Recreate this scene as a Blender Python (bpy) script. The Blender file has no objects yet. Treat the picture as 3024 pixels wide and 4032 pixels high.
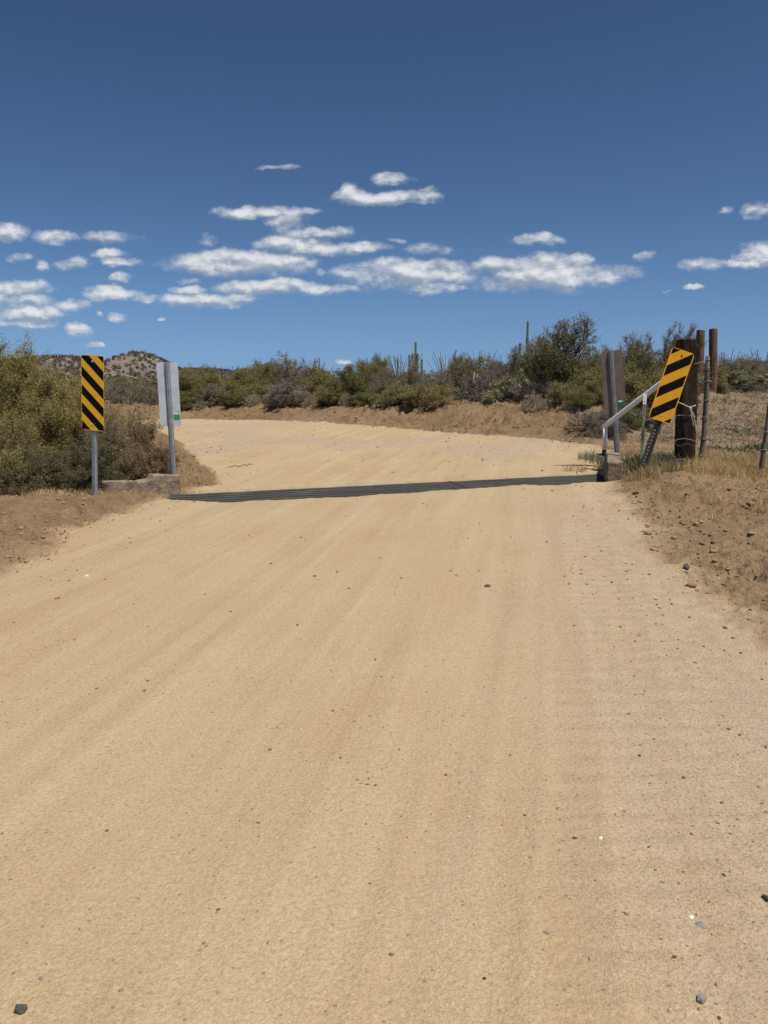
import bpy, math, random
import numpy as np
from mathutils import Vector, Matrix, noise as mnoise
R = math.radians
scene = bpy.context.scene
COL = scene.collection

# ---------------------------------------------------------------- camera
CAMH = 1.5
PITCH = math.atan(516 / 3000.0)
cam_d = bpy.data.cameras.new('camera')
cam = bpy.data.objects.new('camera', cam_d); COL.objects.link(cam)
cam.location = (0, 0, CAMH)
cam.rotation_euler = (R(90) - PITCH, 0, 0)
cam_d.sensor_fit = 'VERTICAL'; cam_d.sensor_height = 36.0; cam_d.sensor_width = 27.0
cam_d.lens = 36.0 * 3000 / 4032
cam_d.clip_start = 0.05; cam_d.clip_end = 6000
scene.camera = cam

# ---------------------------------------------------------------- view
scene.view_settings.view_transform = 'Standard'
scene.view_settings.look = 'None'
scene.view_settings.exposure = 0.0
scene.view_settings.gamma = 1.0
try:
    scene.cycles.max_bounces = 6
    scene.cycles.diffuse_bounces = 3
    scene.cycles.transparent_max_bounces = 8
except Exception:
    pass

# ---------------------------------------------------------------- sun
SUN_EL = R(66)
SUN_AZ = math.atan2(0.74, -0.67)          # from +Y towards +X
sv = Vector((math.sin(SUN_AZ) * math.cos(SUN_EL), math.cos(SUN_AZ) * math.cos(SUN_EL), math.sin(SUN_EL)))
sun_d = bpy.data.lights.new('sun', 'SUN'); sun_d.energy = 4.5; sun_d.angle = R(0.53)
sun_d.color = (1.0, 0.95, 0.87)
sun = bpy.data.objects.new('sun', sun_d); COL.objects.link(sun)
sun.rotation_euler = (-sv).to_track_quat('-Z', 'Y').to_euler()

# ---------------------------------------------------------------- node helper
class NT:
    def __init__(s, nt): s.nt = nt
    def n(s, typ, **kw):
        nd = s.nt.nodes.new(typ)
        ins = kw.pop('ins', {})
        for k, v in kw.items(): setattr(nd, k, v)
        for k, v in ins.items():
            sock = nd.inputs[k]
            if isinstance(v, bpy.types.NodeSocket): s.nt.links.new(v, sock)
            elif v is not None: sock.default_value = v
        return nd
    def math(s, op, a, b=0.0, c=None, clamp=False):
        nd = s.n('ShaderNodeMath', operation=op, use_clamp=clamp)
        for i, v in enumerate((a, b, c)):
            if v is None: continue
            if isinstance(v, bpy.types.NodeSocket): s.nt.links.new(v, nd.inputs[i])
            else: nd.inputs[i].default_value = v
        return nd.outputs[0]
    def vmath(s, op, a, b=None, out=0, scale=None):
        nd = s.n('ShaderNodeVectorMath', operation=op)
        for i, v in enumerate((a, b)):
            if v is None: continue
            if isinstance(v, bpy.types.NodeSocket): s.nt.links.new(v, nd.inputs[i])
            else: nd.inputs[i].default_value = v
        if scale is not None: nd.inputs['Scale'].default_value = scale
        return nd.outputs[out]
    def noise(s, vec, scale, detail=3.0, rough=0.5, dim='3D', dist=0.0):
        nd = s.n('ShaderNodeTexNoise', noise_dimensions=dim, ins={'Scale': scale, 'Detail': detail, 'Roughness': rough, 'Distortion': dist})
        if vec is not None: s.nt.links.new(vec, nd.inputs['Vector'])
        return nd.outputs['Fac']
    def ramp(s, fac, lo, hi, a=0.0, b=1.0, smooth=True):
        nd = s.n('ShaderNodeMapRange', interpolation_type='SMOOTHSTEP' if smooth else 'LINEAR')
        s.nt.links.new(fac, nd.inputs[0])
        nd.inputs[1].default_value = lo; nd.inputs[2].default_value = hi
        nd.inputs[3].default_value = a; nd.inputs[4].default_value = b
        return nd.outputs[0]
    def mix(s, fac, a, b, blend='MIX'):
        nd = s.n('ShaderNodeMix', data_type='RGBA', blend_type=blend)
        for sock, v in ((nd.inputs[0], fac), (nd.inputs[6], a), (nd.inputs[7], b)):
            if isinstance(v, bpy.types.NodeSocket): s.nt.links.new(v, sock)
            elif isinstance(v, (int, float)): sock.default_value = v
            else: sock.default_value = (*v, 1.0)
        return nd.outputs[2]
    def attr(s, name): return s.n('ShaderNodeAttribute', attribute_name=name).outputs['Fac']
    def obj(s): return s.n('ShaderNodeTexCoord').outputs['Object']
    def sep(s, v):
        nd = s.n('ShaderNodeSeparateXYZ'); s.nt.links.new(v, nd.inputs[0]); return nd.outputs
    def comb(s, x, y, z=0.0):
        nd = s.n('ShaderNodeCombineXYZ')
        for i, v in enumerate((x, y, z)):
            if isinstance(v, bpy.types.NodeSocket): s.nt.links.new(v, nd.inputs[i])
            else: nd.inputs[i].default_value = v
        return nd.outputs[0]

def material(name, build):
    m = bpy.data.materials.new(name); m.use_nodes = True
    nt = m.node_tree; nt.nodes.clear()
    h = NT(nt)
    out = nt.nodes.new('ShaderNodeOutputMaterial')
    sh = build(h)
    nt.links.new(sh, out.inputs['Surface'])
    return m

def bsdf(h, col, rough=0.8, bump=None, bstr=0.5, bdist=0.01, metal=0.0, spec=0.3):
    p = h.n('ShaderNodeBsdfPrincipled')
    if isinstance(col, bpy.types.NodeSocket): h.nt.links.new(col, p.inputs['Base Color'])
    else: p.inputs['Base Color'].default_value = (*col, 1)
    if isinstance(rough, bpy.types.NodeSocket): h.nt.links.new(rough, p.inputs['Roughness'])
    else: p.inputs['Roughness'].default_value = rough
    p.inputs['Metallic'].default_value = metal
    p.inputs['Specular IOR Level'].default_value = spec
    if bump is not None:
        b = h.n('ShaderNodeBump', ins={'Strength': bstr, 'Distance': bdist, 'Height': bump})
        h.nt.links.new(b.outputs[0], p.inputs['Normal'])
    return p.outputs[0]

# ---------------------------------------------------------------- world: sky with fair-weather clouds
# cloud: azimuth/elevation tangents from photo survey (cx, cy, half width, half height, opacity)
CL = []
for (x, y, a, b, w) in [
    (60,350,85,42,1),(225,365,100,34,1),(480,372,115,28,.8),(85,460,50,15,.6),(195,492,42,24,.8),(320,487,65,28,.7),
    (480,442,80,24,.9),(520,478,90,22,1),(520,548,54,20,.8),(80,592,150,34,1),(60,640,180,40,.9),(90,700,190,40,.85),(300,662,85,34,.9),(100,745,150,22,.8),
    (490,612,140,32,1),(615,635,65,20,.9),(515,726,54,22,1),(350,775,54,28,1),(405,841,48,16,.9),(705,726,26,8,.7),(425,706,16,14,.5),
    (1130,262,215,30,1),(1255,305,95,42,1),(1360,352,170,22,.75),(1480,335,60,16,.6),
    (1280,398,170,36,1),(1440,415,230,28,1),(950,490,260,46,1),(1150,480,220,56,1),(1000,455,130,38,.9),
    (820,602,78,20,.9),(890,642,190,32,1),(1040,632,110,26,.9),(1180,585,270,36,1),(1390,590,190,26,1),(820,560,50,14,.5),(1220,70,85,10,.55),(910,385,30,22,.35),(1400,520,30,14,.4)]:
    CL.append((x * .904, 600 + y * .904, a * .904, b * .904, w))
for (x, y, a, b, w) in [
    (305,99,64,22,1),(180,160,80,28,1),(290,168,180,24,1),(160,138,32,24,.9),(420,160,70,20,.8),(335,313,30,8,.5),(435,345,75,20,.45),
    (380,432,270,46,1),(450,402,110,26,1),(450,482,110,22,.9),(850,400,120,40,1),(860,445,260,52,1),(1010,440,200,36,1),(700,408,120,32,.9),(985,395,50,26,.9),
    (840,312,90,22,1),(1430,400,78,24,1),(1630,370,75,44,1),(1590,400,75,20,1),(1390,482,40,10,.9),(1290,488,18,4,.4),
    (1495,214,24,12,.6),(1610,210,42,26,.7),(1225,378,34,18,.4),(150,747,28,9,.7),(440,135,30,12,.5)]:
    CL.append((1200 + x * 1.0995, 600 + y * 1.0995, a * 1.0995, b * 1.0995, w))
def px_dir(px, py):
    cx = (px - 1512) / 3000.0; cy = -(py - 2016) / 3000.0
    c, s_ = math.cos(PITCH), math.sin(PITCH)
    return np.array([cx, c + cy * s_, -s_ + cy * c])

W = bpy.data.worlds.new('World'); scene.world = W; W.use_nodes = True
wn = W.node_tree; wn.nodes.clear(); h = NT(wn)
sky = h.n('ShaderNodeTexSky', sky_type='NISHITA', sun_disc=False, sun_elevation=SUN_EL, sun_rotation=SUN_AZ,
          altitude=2500.0, air_density=0.7, dust_density=5.0, ozone_density=3.0)
SKY_STR = 0.12
grp = bpy.data.node_groups.new('cloud_field', 'ShaderNodeTree')
grp.interface.new_socket('UV', in_out='INPUT', socket_type='NodeSocketVector')
grp.interface.new_socket('Field', in_out='OUTPUT', socket_type='NodeSocketFloat')
g = NT(grp); gi = grp.nodes.new('NodeGroupInput'); go = grp.nodes.new('NodeGroupOutput')
acc = None
for (x, y, a, b, w) in CL:
    d = px_dir(x, y); u, v = d[0] / d[1], d[2] / d[1]
    ra, rb = a / 3000.0 * 1.03, b / 3000.0 * 1.03
    q = g.n('ShaderNodeVectorMath', operation='MULTIPLY_ADD', ins={0: gi.outputs[0], 1: (1 / ra, 1 / rb, 0), 2: (-u / ra, -v / rb, 0)}).outputs[0]
    dd = g.vmath('DOT_PRODUCT', q, q, out=1)
    val = g.math('MULTIPLY_ADD', dd, -w, w - 0.0)
    acc = val if acc is None else g.math('SMOOTH_MAX', acc, val, 0.12)
grp.links.new(acc, go.inputs[0])

tc = h.n('ShaderNodeTexCoord').outputs['Generated']
sx, sy, sz = h.sep(tc)
ymax = h.math('MAXIMUM', sy, 0.02)
u = h.math('DIVIDE', sx, ymax); v = h.math('DIVIDE', sz, ymax)
uv = h.comb(u, v, 0)
warp = h.n('ShaderNodeTexNoise', ins={'Scale': 26.0, 'Detail': 4.0, 'Roughness': 0.6, 'Vector': uv})
wv = h.vmath('MULTIPLY', h.vmath('SUBTRACT', warp.outputs['Color'], (0.5, 0.5, 0.5)), (0.045, 0.020, 0))
uvw = h.vmath('ADD', uv, wv)
def field(vec):
    nd = h.n('ShaderNodeGroup'); nd.node_tree = grp
    wn.links.new(vec, nd.inputs[0]); return nd.outputs[0]
F0 = field(uvw)
Fup = field(h.vmath('ADD', uvw, (0.0, 0.0065, 0.0)))
nz_vec = h.vmath('MULTIPLY', uv, (1.0, 1.75, 1.0))
fb0 = h.noise(nz_vec, 24.0, 8.0, 0.56)
fb1 = h.noise(h.vmath('ADD', nz_vec, (0.002, 0.012, 0.0)), 24.0, 8.0, 0.56)
big = h.noise(nz_vec, 15.0, 3.0, 0.5)
den_in = h.math('ADD', F0, h.math('MULTIPLY', h.math('SUBTRACT', fb0, 0.455), 3.0))
den = h.ramp(den_in, -0.25, 1.45)
den = h.math('MULTIPLY', den, h.ramp(F0, -0.55, 0.1))
front = h.math('GREATER_THAN', sy, 0.05)
den = h.math('MULTIPLY', den, front)
rel = h.math('SUBTRACT', fb0, fb1)
topness = h.ramp(h.math('SUBTRACT', F0, Fup), -0.35, 0.30, -0.20, 0.55, smooth=False)
lit = h.math('ADD', h.ramp(rel, -0.11, 0.14, -0.05, 0.72), h.math('ADD', topness, h.math('MULTIPLY', h.math('SUBTRACT', big, 0.5), 0.8)), clamp=True)
ccol = h.mix(lit, (0.34, 0.39, 0.46), (0.80, 0.81, 0.82))  # sunlight painted into the clouds: pale tops, grey undersides
ccol = h.vmath('SCALE', ccol, None, scale=1.0 / SKY_STR)
zz = h.math('SQRT', h.math('ADD', h.math('MULTIPLY', sz, sz), 0.07 * 0.07))      # soften the band right at the horizon
wn.links.new(h.vmath('NORMALIZE', h.comb(sx, sy, zz)), sky.inputs[0])
hs = h.n('ShaderNodeGamma', ins={0: h.vmath('SCALE', sky.outputs[0], None, scale=0.1), 1: 1.2})
hs = h.n('ShaderNodeHueSaturation', ins={'Hue': 0.494, 'Saturation': 1.02, 'Value': 1.0, 'Color': hs.outputs[0]})
hs = h.n('ShaderNodeVectorMath', operation='SCALE', ins={0: hs.outputs[0], 'Scale': 1.11 / SKY_STR})
den = h.math('MULTIPLY', den, 0.93)
allc = h.mix(den, hs.outputs[0], ccol)
bg = h.n('ShaderNodeBackground', ins={'Strength': SKY_STR, 'Color': allc})
wo = wn.nodes.new('ShaderNodeOutputWorld'); wn.links.new(bg.outputs[0], wo.inputs[0])
try:
    W.cycles.sampling_method = 'MANUAL'; W.cycles.sample_map_resolution = 512
except Exception:
    pass

# ---------------------------------------------------------------- numpy noise
def _h(ix, iy, iz, s):
    n = (ix.astype(np.uint32) * np.uint32(374761393) + iy.astype(np.uint32) * np.uint32(668265263)
         + iz.astype(np.uint32) * np.uint32(2147483647 & 0x5bd1e995) + np.uint32(s * 974711 & 0xffffffff))
    n = (n ^ (n >> np.uint32(13))) * np.uint32(1274126177)
    n = (n ^ (n >> np.uint32(16))) * np.uint32(2246822519)
    n = n ^ (n >> np.uint32(15))
    return n.astype(np.float64) / 4294967295.0
def vn(x, y, s=0):
    ix = np.floor(x).astype(np.int64); iy = np.floor(y).astype(np.int64)
    fx = x - ix; fy = y - iy
    fx = fx * fx * (3 - 2 * fx); fy = fy * fy * (3 - 2 * fy)
    z = np.zeros_like(ix)
    a = _h(ix, iy, z, s); b = _h(ix + 1, iy, z, s); c = _h(ix, iy + 1, z, s); d = _h(ix + 1, iy + 1, z, s)
    return (a + (b - a) * fx) * (1 - fy) + (c + (d - c) * fx) * fy
def fbm(x, y, sc, oct=4, s=0, rough=0.5):
    t = np.zeros(np.shape(x)); a = 1.0; tot = 0.0
    x = np.asarray(x) * sc; y = np.asarray(y) * sc
    for o in range(oct):
        t += a * vn(x + 17.3 * o, y - 9.1 * o, s + o); tot += a; a *= rough; 
        x, y = (x * 1.62 + y * 1.18), (y * 1.62 - x * 1.18)
    return t / tot
def sst(a, b, x):
    t = np.clip((x - a) / (b - a), 0, 1); return t * t * (3 - 2 * t)

# ---------------------------------------------------------------- terrain
def base_z(x, y):
    x = np.asarray(x, float); y = np.asarray(y, float)
    return sst(3.0, 9.5, y) * 0.038 * (np.clip(x + 0.45 * np.maximum(y - 12, 0), -4, 6) + 3)
def ray_hit(px, py, f, dz=0.0):
    d = px_dir(px, py); z = dz; p = None
    for i in range(60):
        t = (z - CAMH) / d[2]; p = np.array([0, 0, CAMH]) + d * t
        zn = float(np.asarray(f(p[0], p[1])).ravel()[0]) + dz
        if abs(zn - z) < 1e-4: break
        z = z * 0.5 + zn * 0.5
    return p
def at(px, py, Y):
    d = px_dir(px, py); t = Y / d[1]
    return Vector((d[0] * t, Y, CAMH + d[2] * t))

outer_px = [(2370, 1759), (2100, 1727), (1787, 1704), (1276, 1663), (1000, 1655), (729, 1651)]
outer = [ray_hit(px, py, base_z)[:2] for px, py in outer_px]
inner_px = [(850, 1908), (850, 1865), (800, 1818), (716, 1750), (601, 1688)]
inner = [ray_hit(px, py, base_z)[:2] for px, py in inner_px]
road_poly = [(-3.0, -8), (2.2, -8), (2.2, 4.5), (2.4, 6.5), (2.75, 8.6), (3.05, 10.6)] + [(4.0, 12.0)] + [tuple(p) for p in outer] + \
            [(-16, outer[-1][1] + 1.0), (-60, outer[-1][1] + 1.0), (-60, 21.5), (-14, 21.5)] + [tuple(p) for p in inner[::-1]] + [(-2.8, 9.5), (-3.0, 7.5)]
low_poly = [(-70, -9), (70, -9), (70, 18.6), (12, 17.8), (7, 16.6)] + [tuple(p) for p in outer] + [(-16, outer[-1][1] + 1.0), (-70, outer[-1][1] + 1.0)]
def sdist(x, y, poly):
    x = np.asarray(x, float); y = np.asarray(y, float)
    d = np.full(x.shape, 1e18); ins = np.zeros(x.shape, bool)
    n = len(poly)
    for i in range(n):
        ax, ay = poly[i]; bx, by = poly[(i + 1) % n]
        ex, ey = bx - ax, by - ay
        t = np.clip(((x - ax) * ex + (y - ay) * ey) / (ex * ex + ey * ey), 0, 1)
        d = np.minimum(d, (x - ax - t * ex) ** 2 + (y - ay - t * ey) ** 2)
        c = ((ay > y) != (by > y))
        with np.errstate(divide='ignore', invalid='ignore'):
            xi = (bx - ax) * (y - ay) / (by - ay if by != ay else 1e-9) + ax
        ins ^= c & (x < xi)
    return np.where(ins, -1, 1) * np.sqrt(d)

# cattle guard lines
gf = lambda x, y: base_z(x, y) - 0.05
GFL = ray_hit(672, 1947, gf); GFR = ray_hit(2364, 1866, gf)      # far edge of the deck
NL = [ray_hit(px, py, base_z) for px, py in [(640, 1956), (700, 1965), (769, 1973), (901, 1976), (1250, 1961), (1600, 1941), (1898, 1921), (2079, 1907), (2200, 1906), (2302, 1898), (2400, 1893)]]
gdir = np.array([GFR[0] - GFL[0], GFR[1] - GFL[1]]); GLEN = float(np.hypot(*gdir)); gdir /= GLEN
gnor = np.array([gdir[1], -gdir[0]])                               # toward the camera
def guard_mask(x, y):
    s = (x - GFL[0]) * gdir[0] + (y - GFL[1]) * gdir[1]
    t = (x - GFL[0]) * gnor[0] + (y - GFL[1]) * gnor[1]
    ns = [float((p[0] - GFL[0]) * gdir[0] + (p[1] - GFL[1]) * gdir[1]) for p in NL]
    ntt = [float((p[0] - GFL[0]) * gnor[0] + (p[1] - GFL[1]) * gnor[1]) for p in NL]
    lip = np.interp(s, ns, ntt) + (fbm(s, s * 0, 3.0, 3, 5) - 0.5) * 0.06
    far = (fbm(s + 9, s * 0, 4.0, 3, 6) - 0.5) * 0.05 + 0.01
    m = sst(0, 0.04, t - far) * sst(0, 0.04, lip - t) * sst(0.0, 0.1, s + 0.0) * sst(0.0, 0.1, GLEN - 0.0 - s)
    return m, s, t

def tracks(x, y):
    c = np.interp(y, [0, 2.0, 2.9, 4.9, 6.7, 10.6, 14], [0.1, 0.55, 0.78, 1.2, 1.55, 2.05, 2.2])
    g_ = 0; m = 0
    for o_, w_, a_ in ((0.0, 0.085, 1.0), (-0.44, 0.075, 0.6), (0.38, 0.075, 0.5), (-1.52, 0.085, 0.55), (-2.3, 0.08, 0.35)):
        q = np.exp(-((x - c - o_ + (fbm(y, y * 0 + o_, 0.8, 2, 71) - 0.5) * 0.12) / w_) ** 4) * a_ * (0.35 + 0.9 * fbm(x, y, 1.0, 2, 72))
        g_ = g_ + q * (-0.006 + 0.0035 * np.sin(2 * np.pi * y / 0.062 + 2.5 * np.abs(x - c - o_) / w_)) + 0.003 * a_ * np.exp(-((np.abs(x - c - o_) - w_ * 1.45) / 0.03) ** 2)
        m = np.maximum(m, q)
    k = sst(11, 9.5, y) * sst(0.3, 1.0, y)
    return g_ * k, m * k
def crest_z(x, y):
    th = x / np.maximum(y, 1.0)
    return np.interp(th, [-2, -0.9, -0.26, -0.08, 0.03, 0.2, 0.29, 0.4, 0.5, 1.0], [0.5, 0.5, 0.50, 0.64, 0.74, 0.88, 1.04, 1.08, 1.12, 1.12])

def terrain(x, y, detail=True):
    x = np.asarray(x, float); y = np.asarray(y, float)
    b = base_z(x, y)
    dr = sdist(x, y, road_poly); dl = sdist(x, y, low_poly)
    wob = (fbm(x, y, 0.9, 4, 3) - 0.5)
    dlw = dl + wob * 0.9
    wdt = np.interp(x, [-5, 3, 7], [2.1, 2.3, 3.4])
    up = sst(-0.1, 1.0, dlw / wdt)
    crest = np.exp(-((dlw - wdt * 1.0) / 1.0) ** 2) * 0.10 * (fbm(x, y, 0.5, 3, 8) + 0.2)
    z = b * (1 - up) + np.maximum(crest_z(x, y), b) * up + crest
    z = z + up * (fbm(x, y, 0.07, 3, 11) - 0.5) * 0.25 * sst(3, 12, dl)
    # low side berms along the near road
    drw = dr + wob * 0.5
    left = sst(-2.6, -3.2, x) * sst(2.0, 6.0, y) * sst(10.6, 9.6, y)
    z = z + left * sst(0.0, 0.8, drw) * 0.11 - 0.05 * left * sst(1.4, 3.0, drw)
    right = sst(2.4, 2.9, x) * sst(2.0, 5.5, y) * sst(13, 10.5, y)
    z = z + right * (sst(-0.1, 0.8, drw) * sst(1.9, 0.9, drw) * 0.10 + (fbm(x, y, 1.1, 3, 21) - 0.45) * 0.22 * sst(0.1, 0.8, drw))
    # dirt pile at inner side of the bend, beyond the guard
    lb = sst(11.0, 12.8, y) * sst(24, 20, y) * sst(-1.0, -3.2, x)
    z = z + lb * (sst(-0.1, 0.9, drw) * 0.36 * (0.6 + fbm(x, y, 0.8, 3, 31)) * sst(4.5, 2.0, dr))
    soil = np.clip(np.where(y > 11, sst(-0.12, 0.15, drw), np.where(x > 0, sst(-0.45, 0.60, drw + (fbm(x, y, 2.6, 3, 44) - 0.5) * 0.5), sst(-0.25, 0.55, drw))), 0, 1)
    if detail:
        rough = soil * sst(3, 5, y) * (1 - sst(60, 200, y)) * (1 + 0.8 * sst(14, 20, y))
        rs = 0.55 + 1.25 * sst(0.35, 0.65, fbm(x, y, 0.7, 3, 41))
        z = z + rough * rs * ((fbm(x, y, 4.0, 4, 51, 0.6) - 0.5) * 0.13 - np.abs(fbm(x, y, 9.0, 3, 52) - 0.5) * 0.13 - np.abs(fbm(x, y, 17.0, 2, 53) - 0.5) * 0.05 * sst(14, 11, y))
        # ruts and washboard along the wheel tracks
        uc = x - 0.17 * y - 0.004 * y * y
        inroad = 1 - soil
        z = z + inroad * (fbm(uc * 2.6, y * 0.10, 1.0, 3, 61) - 0.5) * 0.022
        z = z + inroad * (fbm(uc * 9.0, y * 0.35, 1.0, 2, 62) - 0.5) * 0.010
        wb = sst(0.05, 0.35, uc) * sst(1.05, 0.7, uc)
        z = z + inroad * wb * np.sin(y * 2 * np.pi / 0.135 + 3 * fbm(x, y, 1.3, 2, 63)) * 0.0034 * sst(0.3, 0.55, fbm(x, y, 0.9, 2, 64))
        z = z + inroad * tracks(x, y)[0]
        z = z + inroad * (fbm(x, y, 3.0, 3, 65) - 0.5) * 0.010
        z = z + inroad * sst(11.5, 13, y) * (fbm(x, y, 5.0, 3, 66) - 0.5) * 0.025
    gm, s, t = guard_mask(x, y)
    # windrow of sand against the near right lip
    z = z - gm * 0.38
    return z, soil, dr, dl
def H(x, y):
    return float(terrain(np.array([x]), np.array([y]))[0][0])

# ---------------------------------------------------------------- mesh helpers
def mesh_np(name, V, Fs, mats=None, smooth=False, attrs=None, midx=None):
    me = bpy.data.meshes.new(name)
    if not isinstance(Fs, (list, tuple)): Fs = [Fs]
    V = np.ascontiguousarray(V, dtype=np.float32)
    me.vertices.add(len(V)); me.vertices.foreach_set('co', V.ravel())
    li = np.concatenate([np.asarray(f, np.int32).ravel() for f in Fs])
    st = []; off = 0
    for f in Fs:
        n, k = np.shape(f); st.append(off + np.arange(n) * k); off += n * k
    st = np.concatenate(st).astype(np.int32)
    me.loops.add(len(li)); me.loops.foreach_set('vertex_index', li)
    me.polygons.add(len(st)); me.polygons.foreach_set('loop_start', st)
    if smooth: me.polygons.foreach_set('use_smooth', np.ones(len(st), bool))
    if mats is not None:
        for m in (mats if isinstance(mats, (list, tuple)) else [mats]): me.materials.append(m)
    if midx is not None: me.polygons.foreach_set('material_index', np.asarray(midx, np.int32))
    for k, a in (attrs or {}).items():
        at_ = me.attributes.new(k, 'FLOAT', 'POINT'); at_.data.foreach_set('value', np.asarray(a, np.float32))
    me.update(calc_edges=True)
    return me
class MB:
    """collects simple shapes into one mesh"""
    def __init__(s): s.v = []; s.f = []; s.n = 0
    def add(s, V, F):
        s.v.append(np.asarray(V, float).reshape(-1, 3))
        for f in F: s.f.append([i + s.n for i in f])
        s.n += len(s.v[-1]); return s
    def box(s, c, d, rz=0.0, jit=0.0, M=None):
        c = np.array(c); d = np.array(d) / 2.0
        P = np.array([[i, j, k] for i in (-1, 1) for j in (-1, 1) for k in (-1, 1)], float) * d
        if M is not None: P = P @ np.array(M).T
        cs, sn = math.cos(rz), math.sin(rz)
        P = P @ np.array([[cs, sn, 0], [-sn, cs, 0], [0, 0, 1]])
        return s.add(P + c, [(0, 1, 3, 2), (4, 6, 7, 5), (0, 4, 5, 1), (2, 3, 7, 6), (0, 2, 6, 4), (1, 5, 7, 3)])
    def tube(s, pts, rad, sides=8, cap=True, prof=None):
        V, F = tube_geo(pts, rad, sides, cap, prof); return s.add(V, F)
    def mesh(s, name, mat, smooth=False):
        me = bpy.data.meshes.new(name); me.from_pydata(np.concatenate(s.v).tolist(), [], s.f)
        me.materials.append(mat)
        if smooth: me.polygons.foreach_set('use_smooth', np.ones(len(me.polygons), bool))
        me.update(); return me
def tube_geo(pts, rad, sides=8, cap=True, prof=None):
    pts = [np.array(p, float) for p in pts]; n = len(pts)
    if np.isscalar(rad): rad = [rad] * n
    V = []; F = []
    t0 = pts[1] - pts[0]; t0 /= np.linalg.norm(t0)
    up = np.array([0, 0, 1.0]) if abs(t0[2]) < 0.9 else np.array([1.0, 0, 0])
    a = np.cross(t0, up); a /= np.linalg.norm(a)
    if prof is not None: sides = len(prof)
    for i in range(n):
        t = pts[min(i + 1, n - 1)] - pts[max(i - 1, 0)]; t /= (np.linalg.norm(t) + 1e-9)
        a = a - t * np.dot(a, t); a /= (np.linalg.norm(a) + 1e-9); b = np.cross(t, a)
        for k in range(sides):
            if prof is not None: V.append(pts[i] + (a * prof[k][0] + b * prof[k][1]) * rad[i])
            else:
                an = 2 * math.pi * k / sides; V.append(pts[i] + (a * math.cos(an) + b * math.sin(an)) * rad[i])
    for i in range(n - 1):
        for k in range(sides):
            k2 = (k + 1) % sides
            F.append((i * sides + k, i * sides + k2, (i + 1) * sides + k2, (i + 1) * sides + k))
    if cap:
        F.append(tuple(range(sides))[::-1]); F.append(tuple((n - 1) * sides + k for k in range(sides)))
    return np.array(V), F

# ---------------------------------------------------------------- object helpers
def link(name, me, parent=None, loc=None, rot=None):
    o = bpy.data.objects.new(name, me); COL.objects.link(o)
    if parent: o.parent = parent
    if loc is not None: o.location = loc
    if rot is not None: o.rotation_euler = rot
    return o
def tag(o, label=None, cat=None, group=None, kind=None):
    if label: o['label'] = label
    if cat: o['category'] = cat
    if group: o['group'] = group
    if kind: o['kind'] = kind
    return o
def thing(name, loc, label, cat, group=None, rot=(0, 0, 0)):
    o = bpy.data.objects.new(name, None); COL.objects.link(o)
    o.location = loc; o.rotation_euler = rot; o.empty_display_size = 0.1
    return tag(o, label, cat, group)
def copy_tree(o, parent=None):
    c = o.copy(); COL.objects.link(c); c.parent = parent
    for ch in list(o.children): copy_tree(ch, c)
    return c

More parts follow.
